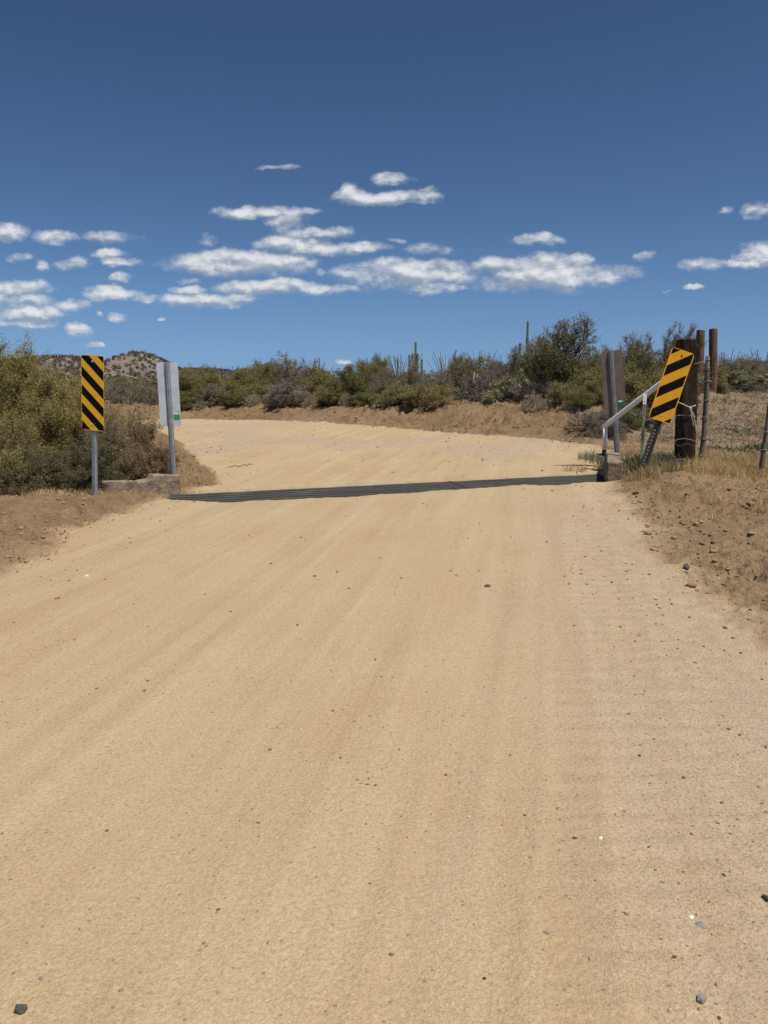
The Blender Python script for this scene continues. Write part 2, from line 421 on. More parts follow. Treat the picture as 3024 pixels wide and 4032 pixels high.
# ---------------------------------------------------------------- materials
def m_ground(h):
    P = h.obj(); x, y, z = h.sep(P)
    soil = h.attr('soil'); grit = h.attr('grit'); veg = h.attr('veg')
    n1 = h.noise(P, 0.55, 4, 0.55); n2 = h.noise(P, 2.3, 4, 0.6); n3 = h.noise(P, 9.0, 3, 0.6)
    fine = h.noise(P, 70.0, 3, 0.7); vfine = h.noise(P, 240.0, 2, 0.6)
    uc = h.math('SUBTRACT', x, h.math('MULTIPLY', y, 0.2))
    streak = h.noise(h.comb(h.math('MULTIPLY', uc, 3.6), h.math('MULTIPLY', y, 0.16), 0), 1.0, 5, 0.68)
    sand = h.mix(h.ramp(n1, 0.35, 0.68), (0.537, 0.398, 0.220), (0.503, 0.353, 0.180))
    sand = h.mix(h.math('MULTIPLY', h.ramp(streak, 0.42, 0.70), 0.75), sand, (0.576, 0.433, 0.252))
    sand = h.mix(h.math('MULTIPLY', h.ramp(streak, 0.46, 0.30), 0.38), sand, (0.435, 0.289, 0.150))
    sand = h.mix(h.math('MULTIPLY', h.ramp(n2, 0.5, 0.75), 0.35), sand, (0.475, 0.321, 0.157))
    gritc = h.mix(h.ramp(n3, 0.35, 0.65), (0.458, 0.338, 0.227), (0.538, 0.401, 0.271))
    sand = h.mix(h.math('MULTIPLY', grit, 0.75), sand, gritc)
    soilc = h.mix(h.ramp(n2, 0.35, 0.65), (0.253, 0.158, 0.089), (0.196, 0.116, 0.063))
    soilc = h.mix(h.math('MULTIPLY', h.ramp(n1, 0.45, 0.65), 0.6), soilc, (0.295, 0.197, 0.115))
    soilc = h.mix(h.math('MULTIPLY', h.ramp(n3, 0.52, 0.72), 0.5), soilc, (0.168, 0.107, 0.066))
    soilc = h.vmath('MULTIPLY', soilc, (1.22, 1.26, 1.12))
    soilc = h.mix(h.math('MULTIPLY', veg, h.ramp(n3, 0.3, 0.6, 0.4, 0.9)), soilc, (0.30, 0.225, 0.145))
    sm = h.ramp(h.math('ADD', soil, h.math('MULTIPLY', h.math('SUBTRACT', n3, 0.5), 0.7)), 0.15, 0.85)
    col = h.mix(sm, sand, soilc)
    # grain speckle: individual darker and paler grains
    vo = h.n('ShaderNodeTexVoronoi', ins={'Scale': 190.0, 'Vector': P})
    vr = h.sep(vo.outputs['Color'])[0]
    vo2 = h.n('ShaderNodeTexVoronoi', ins={'Scale': 62.0, 'Vector': P})
    vr2 = h.sep(vo2.outputs['Color'])[1]
    dk = h.math('MULTIPLY', h.math('GREATER_THAN', vr, 0.80), h.ramp(grit, 0, 1, 0.34, 0.70))
    col = h.mix(dk, col, h.mix(0.55, col, (0.13, 0.085, 0.05)))
    lt = h.math('MULTIPLY', h.math('LESS_THAN', vr, 0.10), 0.28)
    col = h.mix(lt, col, (0.68, 0.56, 0.42))
    col = h.mix(h.math('MULTIPLY', h.attr('track'), 0.35), col, (0.44, 0.30, 0.165))
    dk2 = h.math('MULTIPLY', h.math('GREATER_THAN', vr2, 0.972), h.ramp(vo2.outputs['Distance'], 0.45, 0.25))
    col = h.mix(h.math('MULTIPLY', dk2, 0.55), col, (0.17, 0.11, 0.065))
    col = h.vmath('MULTIPLY', col, (0.92, 0.94, 1.0))
    gsh = h.ramp(fine, 0.3, 0.7, 0.86, 1.10, smooth=False)
    col = h.vmath('MULTIPLY', col, h.comb(gsh, gsh, gsh))
    bh = h.math('ADD', h.math('MULTIPLY', fine, 1.0), h.math('MULTIPLY', vfine, 0.45))
    bh = h.math('ADD', bh, h.math('MULTIPLY', h.noise(P, 26.0, 4, 0.65), h.ramp(soil, 0, 1, 0.9, 6.5)))
    bh = h.math('ADD', bh, h.math('MULTIPLY', vo.outputs['Distance'], 0.12))
    return bsdf(h, col, 0.95, bh, 0.72, 0.011, spec=0.15)
M_GROUND = material('sandy_ground', m_ground)

def leaf_mat(name, c1, c2, c3, trans=0.34):
    def b(h):
        v = h.attr('v')
        col = h.mix(h.ramp(v, 0.0, 0.5), c1, c2)
        col = h.mix(h.ramp(v, 0.55, 1.0), col, c3)
        d = h.n('ShaderNodeBsdfDiffuse', ins={'Color': col, 'Roughness': 0.5})
        t = h.n('ShaderNodeBsdfTranslucent', ins={'Color': col})
        gl = h.n('ShaderNodeBsdfGlossy', ins={'Color': (0.5, 0.5, 0.5, 1), 'Roughness': 0.55})
        mx = h.n('ShaderNodeMixShader', ins={0: trans}); h.nt.links.new(d.outputs[0], mx.inputs[1]); h.nt.links.new(t.outputs[0], mx.inputs[2])
        m2 = h.n('ShaderNodeMixShader', ins={0: 0.05}); h.nt.links.new(mx.outputs[0], m2.inputs[1]); h.nt.links.new(gl.outputs[0], m2.inputs[2])
        return m2.outputs[0]
    return material(name, b)
M_GREEN = leaf_mat('leaf_green', (0.211, 0.198, 0.072), (0.306, 0.272, 0.098), (0.454, 0.382, 0.157))
M_DKGREEN = leaf_mat('leaf_dark_green', (0.138, 0.144, 0.050), (0.207, 0.202, 0.068), (0.321, 0.280, 0.105))
M_OLIVE = leaf_mat('leaf_olive', (0.216, 0.196, 0.070), (0.302, 0.266, 0.090), (0.410, 0.356, 0.140))
M_GREYLEAF = leaf_mat('leaf_grey', (0.216, 0.191, 0.116), (0.292, 0.253, 0.157), (0.392, 0.345, 0.224))
M_DRY = leaf_mat('dry_brown', (0.225, 0.163, 0.083), (0.370, 0.267, 0.140), (0.555, 0.409, 0.228))
M_HSCRUB = leaf_mat('hill_scrub', (0.13, 0.118, 0.078), (0.175, 0.155, 0.10), (0.23, 0.20, 0.13))
M_NEAR = leaf_mat('leaf_near_green', (0.269, 0.239, 0.079), (0.390, 0.328, 0.108), (0.578, 0.460, 0.173))
M_STUB = leaf_mat('stubble_grey_tan', (0.242, 0.187, 0.121), (0.363, 0.286, 0.193), (0.517, 0.418, 0.286))
M_DRYDK = leaf_mat('dry_dark', (0.165, 0.151, 0.072), (0.234, 0.216, 0.103), (0.358, 0.302, 0.145))
M_TAN = leaf_mat('dry_pale', (0.378, 0.315, 0.217), (0.504, 0.427, 0.301), (0.644, 0.553, 0.406))
M_YEL = leaf_mat('dry_yellow', (0.28, 0.225, 0.085), (0.40, 0.325, 0.13), (0.52, 0.43, 0.20))
M_GRASS = leaf_mat('dry_grass_blade', (0.442, 0.312, 0.144), (0.650, 0.488, 0.228), (0.858, 0.675, 0.360), 0.35)
M_WEED = leaf_mat('weed_green', (0.16, 0.16, 0.085), (0.25, 0.235, 0.13), (0.36, 0.32, 0.19))
def bark(name, a, b_, sc=14):
    def f(h):
        P = h.obj(); n = h.noise(h.vmath('MULTIPLY', P, (1, 1, 0.3)), sc, 4, 0.6)
        return bsdf(h, h.mix(h.ramp(n, 0.3, 0.7), a, b_), 0.9, n, 0.4, 0.01)
    return material(name, f)
M_BARK = bark('bark_dark', (0.07, 0.05, 0.035), (0.15, 0.11, 0.08))
M_BARKGREY = bark('bark_grey', (0.15, 0.125, 0.11), (0.27, 0.225, 0.20))
M_BARKPUR = bark('bark_purple_grey', (0.14, 0.108, 0.098), (0.25, 0.205, 0.188))
M_BARKGRN = bark('bark_green', (0.14, 0.15, 0.06), (0.22, 0.22, 0.10))
M_BARKTAN = bark('bark_tan', (0.24, 0.18, 0.11), (0.38, 0.30, 0.19))

def m_tie(h):
    P = h.obj(); x, y, z = h.sep(P)
    g1 = h.noise(h.vmath('MULTIPLY', P, (26, 26, 1.6)), 1.0, 5, 0.65)
    g2 = h.noise(P, 5.0, 4, 0.6)
    col = h.mix(h.ramp(g1, 0.32, 0.68), (0.010, 0.007, 0.005), (0.050, 0.031, 0.021))
    col = h.mix(h.math('MULTIPLY', h.ramp(g2, 0.5, 0.72), 0.5), col, (0.085, 0.055, 0.038))
    return bsdf(h, col, 0.85, g1, 0.9, 0.012, spec=0.15)
M_TIE = material('creosoted_tie', m_tie)
def m_post(h):
    P = h.obj()
    g1 = h.noise(h.vmath('MULTIPLY', P, (30, 30, 1.4)), 1.0, 5, 0.65)
    g2 = h.noise(P, 3.0, 3, 0.6)
    col = h.mix(h.ramp(g1, 0.3, 0.7), (0.065, 0.035, 0.020), (0.20, 0.115, 0.065))
    col = h.mix(h.math('MULTIPLY', h.ramp(g2, 0.5, 0.75), 0.5), col, (0.24, 0.17, 0.11))
    return bsdf(h, col, 0.85, g1, 0.7, 0.01)
M_POST = material('brown_post_wood', m_post)
def m_stay(h):
    P = h.obj()
    g1 = h.noise(h.vmath('MULTIPLY', P, (60, 60, 3)), 1.0, 5, 0.65)
    g2 = h.noise(P, 7.0, 3, 0.6)
    col = h.mix(h.ramp(g1, 0.3, 0.7), (0.07, 0.06, 0.045), (0.25, 0.22, 0.17))
    col = h.mix(h.math('MULTIPLY', h.ramp(g2, 0.55, 0.75), 0.7), col, (0.075, 0.05, 0.035))
    return bsdf(h, col, 0.85, g1, 0.7, 0.01)
M_STAY = material('weathered_branch_wood', m_stay)
def m_galv(h):
    P = h.obj(); n = h.noise(P, 12, 4, 0.6); n2 = h.noise(P, 90, 2, 0.5)
    col = h.mix(h.ramp(n, 0.3, 0.7), (0.25, 0.28, 0.30), (0.38, 0.41, 0.43))
    col = h.mix(h.math('MULTIPLY', h.ramp(n2, 0.62, 0.75), 0.4), col, (0.22, 0.23, 0.24))
    return bsdf(h, col, 0.5, n2, 0.1, 0.002, metal=0.35, spec=0.5)
M_GALV = material('galvanised_steel', m_galv)
def m_galvd(h):
    P = h.obj(); n = h.noise(P, 12, 4, 0.6)
    return bsdf(h, h.mix(h.ramp(n, 0.3, 0.7), (0.17, 0.18, 0.18), (0.27, 0.28, 0.28)), 0.6, n, 0.1, 0.002, metal=0.2, spec=0.4)
M_GALVDK = material('dull_dark_steel_post', m_galvd)
def m_alu(h):
    P = h.obj(); n = h.noise(P, 5, 4, 0.6); n2 = h.noise(h.vmath('MULTIPLY', P, (3, 3, 14)), 3, 4, 0.6)
    col = h.mix(h.ramp(n, 0.35, 0.65), (0.56, 0.60, 0.64), (0.70, 0.73, 0.76))
    col = h.mix(h.math('MULTIPLY', h.ramp(n2, 0.6, 0.8), 0.45), col, (0.30, 0.31, 0.33))
    return bsdf(h, col, 0.55, n2, 0.05, 0.002, metal=0.25, spec=0.5)
M_ALU = material('weathered_aluminium', m_alu)
def m_brown(h):
    P = h.obj(); n = h.noise(P, 5, 4, 0.6)
    col = h.mix(h.ramp(n, 0.35, 0.65), (0.135, 0.098, 0.080), (0.19, 0.142, 0.115))
    return bsdf(h, col, 0.6, n, 0.05, 0.002, spec=0.4)
M_BROWN = material('brown_sign_paint', m_brown)
def paint(name, c, rough=0.5, dirt=(0.2, 0.15, 0.1), amt=0.5, sc=20, lo=0.58):
    def f(h):
        P = h.obj(); n = h.noise(P, sc, 4, 0.65)
        return bsdf(h, h.mix(h.math('MULTIPLY', h.ramp(n, lo, lo + 0.1), amt), c, dirt), rough, n, 0.15, 0.003)
    return material(name, f)
M_WHITEPAINT = paint('flaking_white_paint', (0.92, 0.90, 0.86), 0.6, (0.24, 0.17, 0.11), 0.8, 34, 0.65)
M_RUST = paint('rusty_steel', (0.085, 0.055, 0.040), 0.8, (0.16, 0.08, 0.045), 0.7, 30, 0.5)
M_DKSTEEL_SHADE = paint('dark_steel_and_shade', (0.05, 0.048, 0.047), 0.7, (0.10, 0.07, 0.05), 0.7, 30, 0.5)  # steel parts, and the strip that imitates shade beside the right block
M_TGREEN = paint('green_t_post_paint', (0.20, 0.25, 0.15), 0.6, (0.26, 0.25, 0.17), 0.6, 20, 0.5)
M_STICK = paint('green_sticker', (0.04, 0.30, 0.09), 0.5, (0.1, 0.3, 0.12), 0.2, 20, 0.6)
M_STICKD = paint('darker_green_sticker', (0.025, 0.15, 0.055), 0.5, (0.05, 0.15, 0.07), 0.2, 20, 0.6)  # deeper tone of the same green, for the brown sign
M_WHITE = paint('white_sticker_and_hole_light', (0.75, 0.75, 0.72), 0.5, (0.4, 0.4, 0.38), 0.4, 60, 0.55)
M_HOLE = paint('bullet_hole_edge', (0.06, 0.06, 0.065), 0.6, (0.03, 0.03, 0.03), 0.4)
M_BOLT = paint('bolt_metal', (0.5, 0.48, 0.44), 0.5, (0.25, 0.18, 0.1), 0.5, 80, 0.5)
M_ROPE = paint('frayed_rope', (0.52, 0.47, 0.40), 0.9, (0.30, 0.26, 0.21), 0.6, 60, 0.5)
M_WIRE = paint('rusty_wire', (0.11, 0.085, 0.065), 0.7, (0.17, 0.10, 0.06), 0.6, 60, 0.5)
M_WIREG = paint('grey_wire', (0.32, 0.30, 0.27), 0.6, (0.18, 0.12, 0.08), 0.6, 60, 0.5)
def marker_mat(name, sgn, ycol, off, per=0.2195, yf=0.465):
    def f(h):
        P = h.obj(); x, y, z = h.sep(P)
        t = h.math('DIVIDE', h.math('ADD', h.math('ADD', z, h.math('MULTIPLY', x, sgn)), off), per)
        fr = h.math('FRACT', t)
        isy = h.math('LESS_THAN', fr, yf)
        bx = h.math('GREATER_THAN', h.math('ABSOLUTE', x), 0.1485)
        bz = h.math('GREATER_THAN', h.math('ABSOLUTE', z), 0.450)
        edge = h.math('MAXIMUM', bx, bz)
        n = h.noise(P, 9, 3, 0.6)
        ye = h.mix(h.ramp(n, 0.35, 0.7), ycol, tuple(c * 0.9 for c in ycol))
        # bead rows of the reflective sheeting
        rows = h.ramp(h.math('FRACT', h.math('MULTIPLY', z, 66.0)), 0.0, 0.35, 0.82, 1.0)
        ye = h.vmath('MULTIPLY', ye, h.comb(rows, rows, rows))
        col = h.mix(isy, (0.006, 0.006, 0.007), ye)
        col = h.mix(edge, col, ycol)
        vo = h.n('ShaderNodeTexVoronoi', ins={'Scale': 24.0, 'Vector': P})
        pk = h.math('MULTIPLY', h.math('LESS_THAN', vo.outputs['Distance'], 0.105), h.math('GREATER_THAN', h.sep(vo.outputs['Color'])[0], 0.62))
        col = h.mix(h.math('MULTIPLY', pk, 0.8), col, (0.30, 0.33, 0.25))
        return bsdf(h, col, 0.42, n, 0.03, 0.002, spec=0.12)
    return material(name, f)
M_MARKL = marker_mat('marker_sheeting', 0.93, (0.95, 0.50, 0.035), 0.035)
M_MARKR = marker_mat('marker_sheeting_other_way', -0.80, (0.84, 0.40, 0.02), 0.219, 0.28, 0.5)
def m_conc(h):
    P = h.obj(); n = h.noise(P, 9, 5, 0.65); n2 = h.noise(P, 45, 4, 0.7)
    col = h.mix(h.ramp(n, 0.35, 0.65), (0.36, 0.275, 0.195), (0.20, 0.142, 0.095))
    col = h.mix(h.math('MULTIPLY', h.ramp(n2, 0.52, 0.7), 0.6), col, (0.10, 0.07, 0.048))
    return bsdf(h, col, 0.95, h.math('ADD', n, n2), 0.9, 0.02)
M_CONC = material('dirty_concrete', m_conc)
def m_rail(h):
    P = h.obj(); n = h.noise(h.vmath('MULTIPLY', P, (1.0, 30, 30)), 1.0, 4, 0.6)
    n2 = h.noise(P, 1.5, 4, 0.6)
    col = h.mix(h.ramp(n, 0.3, 0.7), (0.040, 0.039, 0.038), (0.098, 0.092, 0.085))
    col = h.mix(h.math('MULTIPLY', h.ramp(n2, 0.55, 0.7), 0.35), col, (0.19, 0.15, 0.105))
    return bsdf(h, col, 0.85, n, 0.4, 0.004, spec=0.15)
M_RAIL = material('worn_guard_steel', m_rail)
def m_peb(h):
    v = h.attr('v'); P = h.obj(); n = h.noise(P, 60, 3, 0.6)
    col = h.mix(h.ramp(v, 0.0, 0.45), (0.13, 0.082, 0.050), (0.25, 0.165, 0.100))
    col = h.mix(h.ramp(v, 0.55, 0.9), col, (0.33, 0.265, 0.19))
    col = h.mix(h.math('GREATER_THAN', v, 0.955), col, (0.75, 0.70, 0.62))
    col = h.mix(h.ramp(n, 0.4, 0.7), col, h.mix(0.3, col, (0.1, 0.08, 0.06)))
    return bsdf(h, col, 0.9, n, 0.3, 0.003)
M_PEB = material('gravel_stone', m_peb)
def m_clod(h):
    v = h.attr('v'); P = h.obj(); n = h.noise(P, 30, 4, 0.6)
    col = h.mix(v, (0.27, 0.155, 0.085), (0.40, 0.26, 0.15))
    return bsdf(h, h.mix(h.ramp(n, 0.4, 0.7), col, h.mix(0.4, col, (0.16, 0.1, 0.06))), 0.95, n, 0.6, 0.006)
M_CLOD = material('earth_clod', m_clod)
def rockmat(name, a, b_):
    def f(h):
        P = h.obj(); n = h.noise(P, 45, 5, 0.65)
        return bsdf(h, h.mix(h.ramp(n, 0.35, 0.65), a, b_), 0.85, n, 0.6, 0.004)
    return material(name, f)
M_RKDARK = rockmat('rock_dark', (0.055, 0.050, 0.045), (0.12, 0.105, 0.09))
M_RKGREY = rockmat('rock_grey', (0.21, 0.20, 0.17), (0.34, 0.32, 0.27))
M_RKBROWN = rockmat('rock_brown', (0.15, 0.095, 0.06), (0.25, 0.165, 0.10))
M_RKWHITE = rockmat('rock_white', (0.72, 0.68, 0.60), (0.86, 0.83, 0.76))
def m_cactus(h):
    P = h.obj(); n = h.noise(P, 6, 4, 0.6); z = h.sep(P)[2]
    col = h.mix(h.ramp(n, 0.35, 0.65), (0.16, 0.165, 0.085), (0.24, 0.235, 0.13))
    col = h.mix(h.math('MULTIPLY', h.ramp(h.noise(P, 1.6, 3, 0.6), 0.55, 0.7), 0.7), col, (0.25, 0.19, 0.12))
    return bsdf(h, col, 0.8, n, 0.3, 0.02)
M_CACTUS = material('saguaro_skin', m_cactus)
def m_hill(h):
    P = h.obj(); n = h.noise(P, 0.06, 5, 0.6); n2 = h.noise(P, 0.5, 4, 0.65)
    col = h.mix(h.ramp(n, 0.35, 0.65), (0.235, 0.185, 0.148), (0.175, 0.140, 0.112))
    col = h.mix(h.math('MULTIPLY', h.ramp(n2, 0.5, 0.7), 0.7), col, (0.125, 0.108, 0.078))
    return bsdf(h, col, 0.95, n2, 0.6, 0.8)
M_HILL = material('rocky_hillside', m_hill)

# ---------------------------------------------------------------- ground + road, one sheet split along the road edge
def build_ground():
    ys = [-6.0]
    while ys[-1] < 3000:
        y = ys[-1]
        if y < 1.0: dy = 0.12
        elif y < 5: dy = 0.020
        elif y < 45: dy = 0.0042 * y
        else: dy = 0.19 + (y - 45) * 0.045
        ys.append(y + dy)
    ys = np.array(ys)
    s = np.linspace(-1, 1, 640)
    ext = 1 + np.cumsum(0.02 * 1.33 ** np.arange(1, 20))
    s = np.concatenate([-ext[::-1], s, ext])
    Wd = np.where(ys < 0, 2.6, 0.60 * ys + 2.6) 
    X = s[None, :] * Wd[:, None]; Y = np.repeat(ys[:, None], len(s), 1)
    xs = X.ravel(); yy = Y.ravel()
    z, soil, dr, dl = terrain(xs, yy)
    far = sst(60, 160, yy); z = z * (1 - far) + 0.9 * far
    V = np.stack([xs, yy, z], 1)
    nr, nc = X.shape
    i = np.arange(nr - 1)[:, None] * nc + np.arange(nc - 1)[None, :]
    Fq = np.stack([i, i + 1, i + 1 + nc, i + nc], -1).reshape(-1, 4)
    grit = sst(-0.2, 1.6, xs - 0.13 * yy + (fbm(xs, yy, 0.8, 3, 77) - 0.5)) * (1 - soil) * sst(11, 6, yy)
    grit = np.maximum(grit, 0.8 * sst(11, 13, yy) * (1 - soil) * sst(0.45, 0.6, fbm(xs, yy, 0.5, 3, 78)))
    veg = np.clip(sst(0.8, 2.5, dr) * sst(8, 10, yy) * (xs > 0) * np.maximum(sst(0.5, -0.5, dl), sst(3.6, 5.0, xs)) + sst(2.5, 4, dl) * 0.6, 0, 1)
    trk = tracks(xs, yy)[1] * (1 - soil)
    rmask = (dr[Fq].mean(1) < 0)
    for nm, mk in (('road', rmask), ('ground', ~rmask)):
        f = Fq[mk]; used = np.unique(f); re = np.full(len(V), -1); re[used] = np.arange(len(used))
        me = mesh_np(nm, V[used], re[f], M_GROUND, smooth=True, attrs={'soil': soil[used], 'grit': grit[used], 'veg': veg[used], 'track': trk[used]})
        tag(link(nm, me), kind='structure')
build_ground()

# ---------------------------------------------------------------- hills
def hill_z(x, y):
    def mound(px, top, d, sx, sy_, p=2.0):
        cx = (px - 1512) / 3000 * d; hz = CAMH + (1500 - top) / 3000 * d
        r = np.sqrt(((x - cx) / sx) ** 2 + ((y - d) / sy_) ** 2)
        return hz * np.exp(-(r ** p))
    ms = [mound(575, 1393, 290, 13.5, 50, 1.9), mound(470, 1432, 285, 20, 55), mound(265, 1408, 270, 26, 50, 2.2), mound(380, 1425, 275, 16, 45),
          mound(120, 1425, 260, 20, 50), mound(800, 1453, 330, 38, 60, 2.4), mound(1000, 1458, 340, 28, 50), mound(-200, 1420, 260, 40, 50),
          mound(2950, 1424, 420, 26, 50, 2.0), mound(3100, 1430, 420, 26, 50), mound(3400, 1426, 420, 60, 60), mound(2780, 1440, 420, 30, 50)]
    z = ms[0]
    for m in ms[1:]: z = np.maximum(z, m) + 0.03 * np.minimum(z, m)
    z = z - 1.2 * sst(2, 6, z)
    return z + (fbm(x, y, 0.03, 4, 91) - 0.5) * 1.5 * sst(1, 5, z) + (fbm(x, y, 0.25, 3, 92) - 0.5) * 0.5
xs = np.linspace(-330, 420, 520); ysn = np.linspace(190, 520, 220)
X, Y = np.meshgrid(xs, ysn); Z = hill_z(X.ravel(), Y.ravel()) + 0.4
nr, nc = X.shape
i = np.arange(nr - 1)[:, None] * nc + np.arange(nc - 1)[None, :]
Fq = np.stack([i, i + 1, i + 1 + nc, i + nc], -1).reshape(-1, 4)
tag(link('hills', mesh_np('hills', np.stack([X.ravel(), Y.ravel(), Z], 1), Fq, M_HILL, smooth=True)), kind='structure')

# ---------------------------------------------------------------- vegetation generators (numpy)
def nrm(a): return a / (np.linalg.norm(a, axis=-1, keepdims=True) + 1e-9)
def grow(rng, P, D, L, nseg, wob, upb):
    pts = [P]; d = D
    for s_ in range(nseg):
        d = nrm(d + rng.normal(0, wob, d.shape) + np.array([0, 0, upb]))
        P = P + d * (L / nseg)[:, None]; pts.append(P)
    return np.stack(pts, 1)
def kids(rng, T, L, k, tmin, spread, ratio, upb=0.0):
    n, m, _ = T.shape
    t = rng.uniform(tmin, 1.0, (n, k)) * (m - 1.001)
    i0 = t.astype(int); f = (t - i0)[..., None]
    a = T[np.arange(n)[:, None], i0]; b = T[np.arange(n)[:, None], i0 + 1]
    P = a + (b - a) * f; D = nrm(b - a)
    D = nrm(D + rng.normal(0, spread, D.shape) + np.array([0, 0, upb]))
    Lk = (L[:, None] * ratio * rng.uniform(0.6, 1.15, (n, k)) * (1.15 - 0.5 * t / (m - 1)))
    return P.reshape(-1, 3), D.reshape(-1, 3), Lk.ravel()
def tubes3(T, r0, r1, sides=3):
    """T n,m,3 polylines to thin prisms; r0,r1 arrays"""
    n, m, _ = T.shape
    d = nrm(T[:, -1] - T[:, 0]); up = np.where(np.abs(d[:, 2:3]) < 0.9, np.array([[0, 0, 1.0]]), np.array([[1.0, 0, 0]]))
    a = nrm(np.cross(d, up)); b = np.cross(d, a)
    tt = np.linspace(0, 1, m)
    rr = r0[:, None] * (1 - tt) + r1[:, None] * tt
    an = 2 * np.pi * np.arange(sides) / sides
    off = a[:, None, None, :] * np.cos(an)[None, None, :, None] + b[:, None, None, :] * np.sin(an)[None, None, :, None]
    V = T[:, :, None, :] + off * rr[:, :, None, None]
    base = (np.arange(n) * m * sides)[:, None, None] + (np.arange(m - 1) * sides)[None, :, None]
    k = np.arange(sides)[None, None, :]; k2 = (k + 1) % sides
    F = np.stack([base + k, base + k2, base + sides + k2, base + sides + k], -1).reshape(-1, 4)
    return V.reshape(-1, 3), F
def leaves(rng, C, size, aspect, up=0.3, D=None, flat=0.0):
    n = len(C)
    a = nrm(rng.normal(0, 1, (n, 3)) + np.array([0, 0, up])) if D is None else nrm(D + rng.normal(0, 0.45, (n, 3)))
    b = nrm(np.cross(a, rng.normal(0, 1, (n, 3))))
    L = size * rng.uniform(0.6, 1.4, (n, 1)); w = L / aspect
    V = np.stack([C - b * w * 0.3, C + a * L * 0.5 - b * w * 0.5 , C + a * L, C + a * L * 0.5 + b * w * 0.5], 1)
    F = np.arange(n * 4).reshape(n, 4)
    return V.reshape(-1, 3), F
def shrub(seed, Rr, Hh, stems=9, k1=7, k2=6, k3=0, leaf=0.05, nleaf=5, asp=2.5, srad=0.02, el=(25, 80), wob=0.16, upb=0.05,
          spread=0.55, base_r=0.15, tmin=0.25, twigs=True, leafr=0.08, ratio=0.55, thin=1.0):
    rng = np.random.default_rng(seed)
    az = rng.uniform(0, 2 * np.pi, stems); e = np.radians(rng.uniform(el[0], el[1], stems))
    D = np.stack([np.cos(az) * np.cos(e), np.sin(az) * np.cos(e), np.sin(e)], 1)
    P = np.stack([np.cos(az), np.sin(az), 0 * az], 1) * rng.uniform(0, base_r, (stems, 1))
    Lr = 1.0 / np.maximum(np.sqrt((np.cos(e) / Rr) ** 2 + (np.sin(e) / Hh) ** 2), 1e-3) 
    L0 = Lr * rng.uniform(0.7, 0.95, stems)
    T0 = grow(rng, P, D, L0, 6, wob, upb)
    lv = [(T0, L0, srad)]
    P1, D1, L1 = kids(rng, T0, L0, k1, tmin, spread, ratio, 0.1); T1 = grow(rng, P1, D1, L1, 4, wob * 1.2, upb)
    lv.append((T1, L1, srad * 0.45))
    P2, D2, L2 = kids(rng, T1, L1, k2, 0.2, spread, ratio, 0.1); T2 = grow(rng, P2, D2, L2, 3, wob * 1.2, upb)
    lv.append((T2, L2, srad * 0.22)); last = (T2, L2)
    if k3:
        P3, D3, L3 = kids(rng, T2, L2, k3, 0.15, spread * 1.1, ratio * 1.05, 0.1); T3 = grow(rng, P3, D3, L3, 2, wob, upb)
        lv.append((T3, L3, srad * 0.12)); last = (T3, L3)
    T, L = last
    n, m, _ = T.shape
    if nleaf > 0:
        nl = max(1, int(nleaf))
        t = rng.uniform(0.1, 1.0, (n, nl)) * (m - 1.001); i0 = t.astype(int); f = (t - i0)[..., None]
        a = T[np.arange(n)[:, None], i0]; b = T[np.arange(n)[:, None], i0 + 1]
        C = (a + (b - a) * f).reshape(-1, 3) + rng.normal(0, leafr, (n * nl, 3)) * Rr * 0.3
        Dl = nrm((b - a)).reshape(-1, 3)
        LV, LF = leaves(rng, C, leaf, asp, D=Dl)
        vv = np.clip(0.5 + np.repeat(rng.normal(0, 0.22, n), nl) + rng.normal(0, 0.17, n * nl), 0, 1)
        lvv = np.repeat(vv, 4)
    else:
        LV = None
    SV = []; SF = []; off = 0
    for (Tk, Lk, rad) in lv:
        r0 = np.full(len(Tk), rad) * np.random.default_rng(seed + 1).uniform(0.7, 1.3, len(Tk)); r1 = r0 * 0.45
        V, F = tubes3(Tk, r0 * thin, r1 * thin, 5 if Tk is T0 else 3)
        SV.append(V); SF.append(F + off); off += len(V)
    SV = np.concatenate(SV); SF = np.concatenate(SF)
    allp = SV if LV is None else np.concatenate([SV, LV])
    rr = np.percentile(np.hypot(allp[:, 0], allp[:, 1]), 97); hz = np.percentile(allp[:, 2], 99.3)
    sc = np.array([Rr / rr, Rr / rr, Hh / hz])
    # leafy width keeps its size: scale positions only
    def scl(V, k, cnt):
        C = V.reshape(-1, cnt, 3); c = C.mean(1, keepdims=True)
        return (c * sc + (C - c)).reshape(-1, 3)
    SV = SV * sc
    SV[:, 2] = np.maximum(SV[:, 2], -0.05)
    if LV is not None:
        LV = scl(LV, 1, 4)
        ok = LV.reshape(-1, 4, 3)[:, :, 2].min(1) > 0.01
        LV = LV.reshape(-1, 4, 3)[ok].reshape(-1, 3); lvv = lvv.reshape(-1, 4)[ok].ravel(); LF = np.arange(len(LV)).reshape(-1, 4)
        return SV, SF, LV, LF, lvv
    return SV, SF, None, None, None

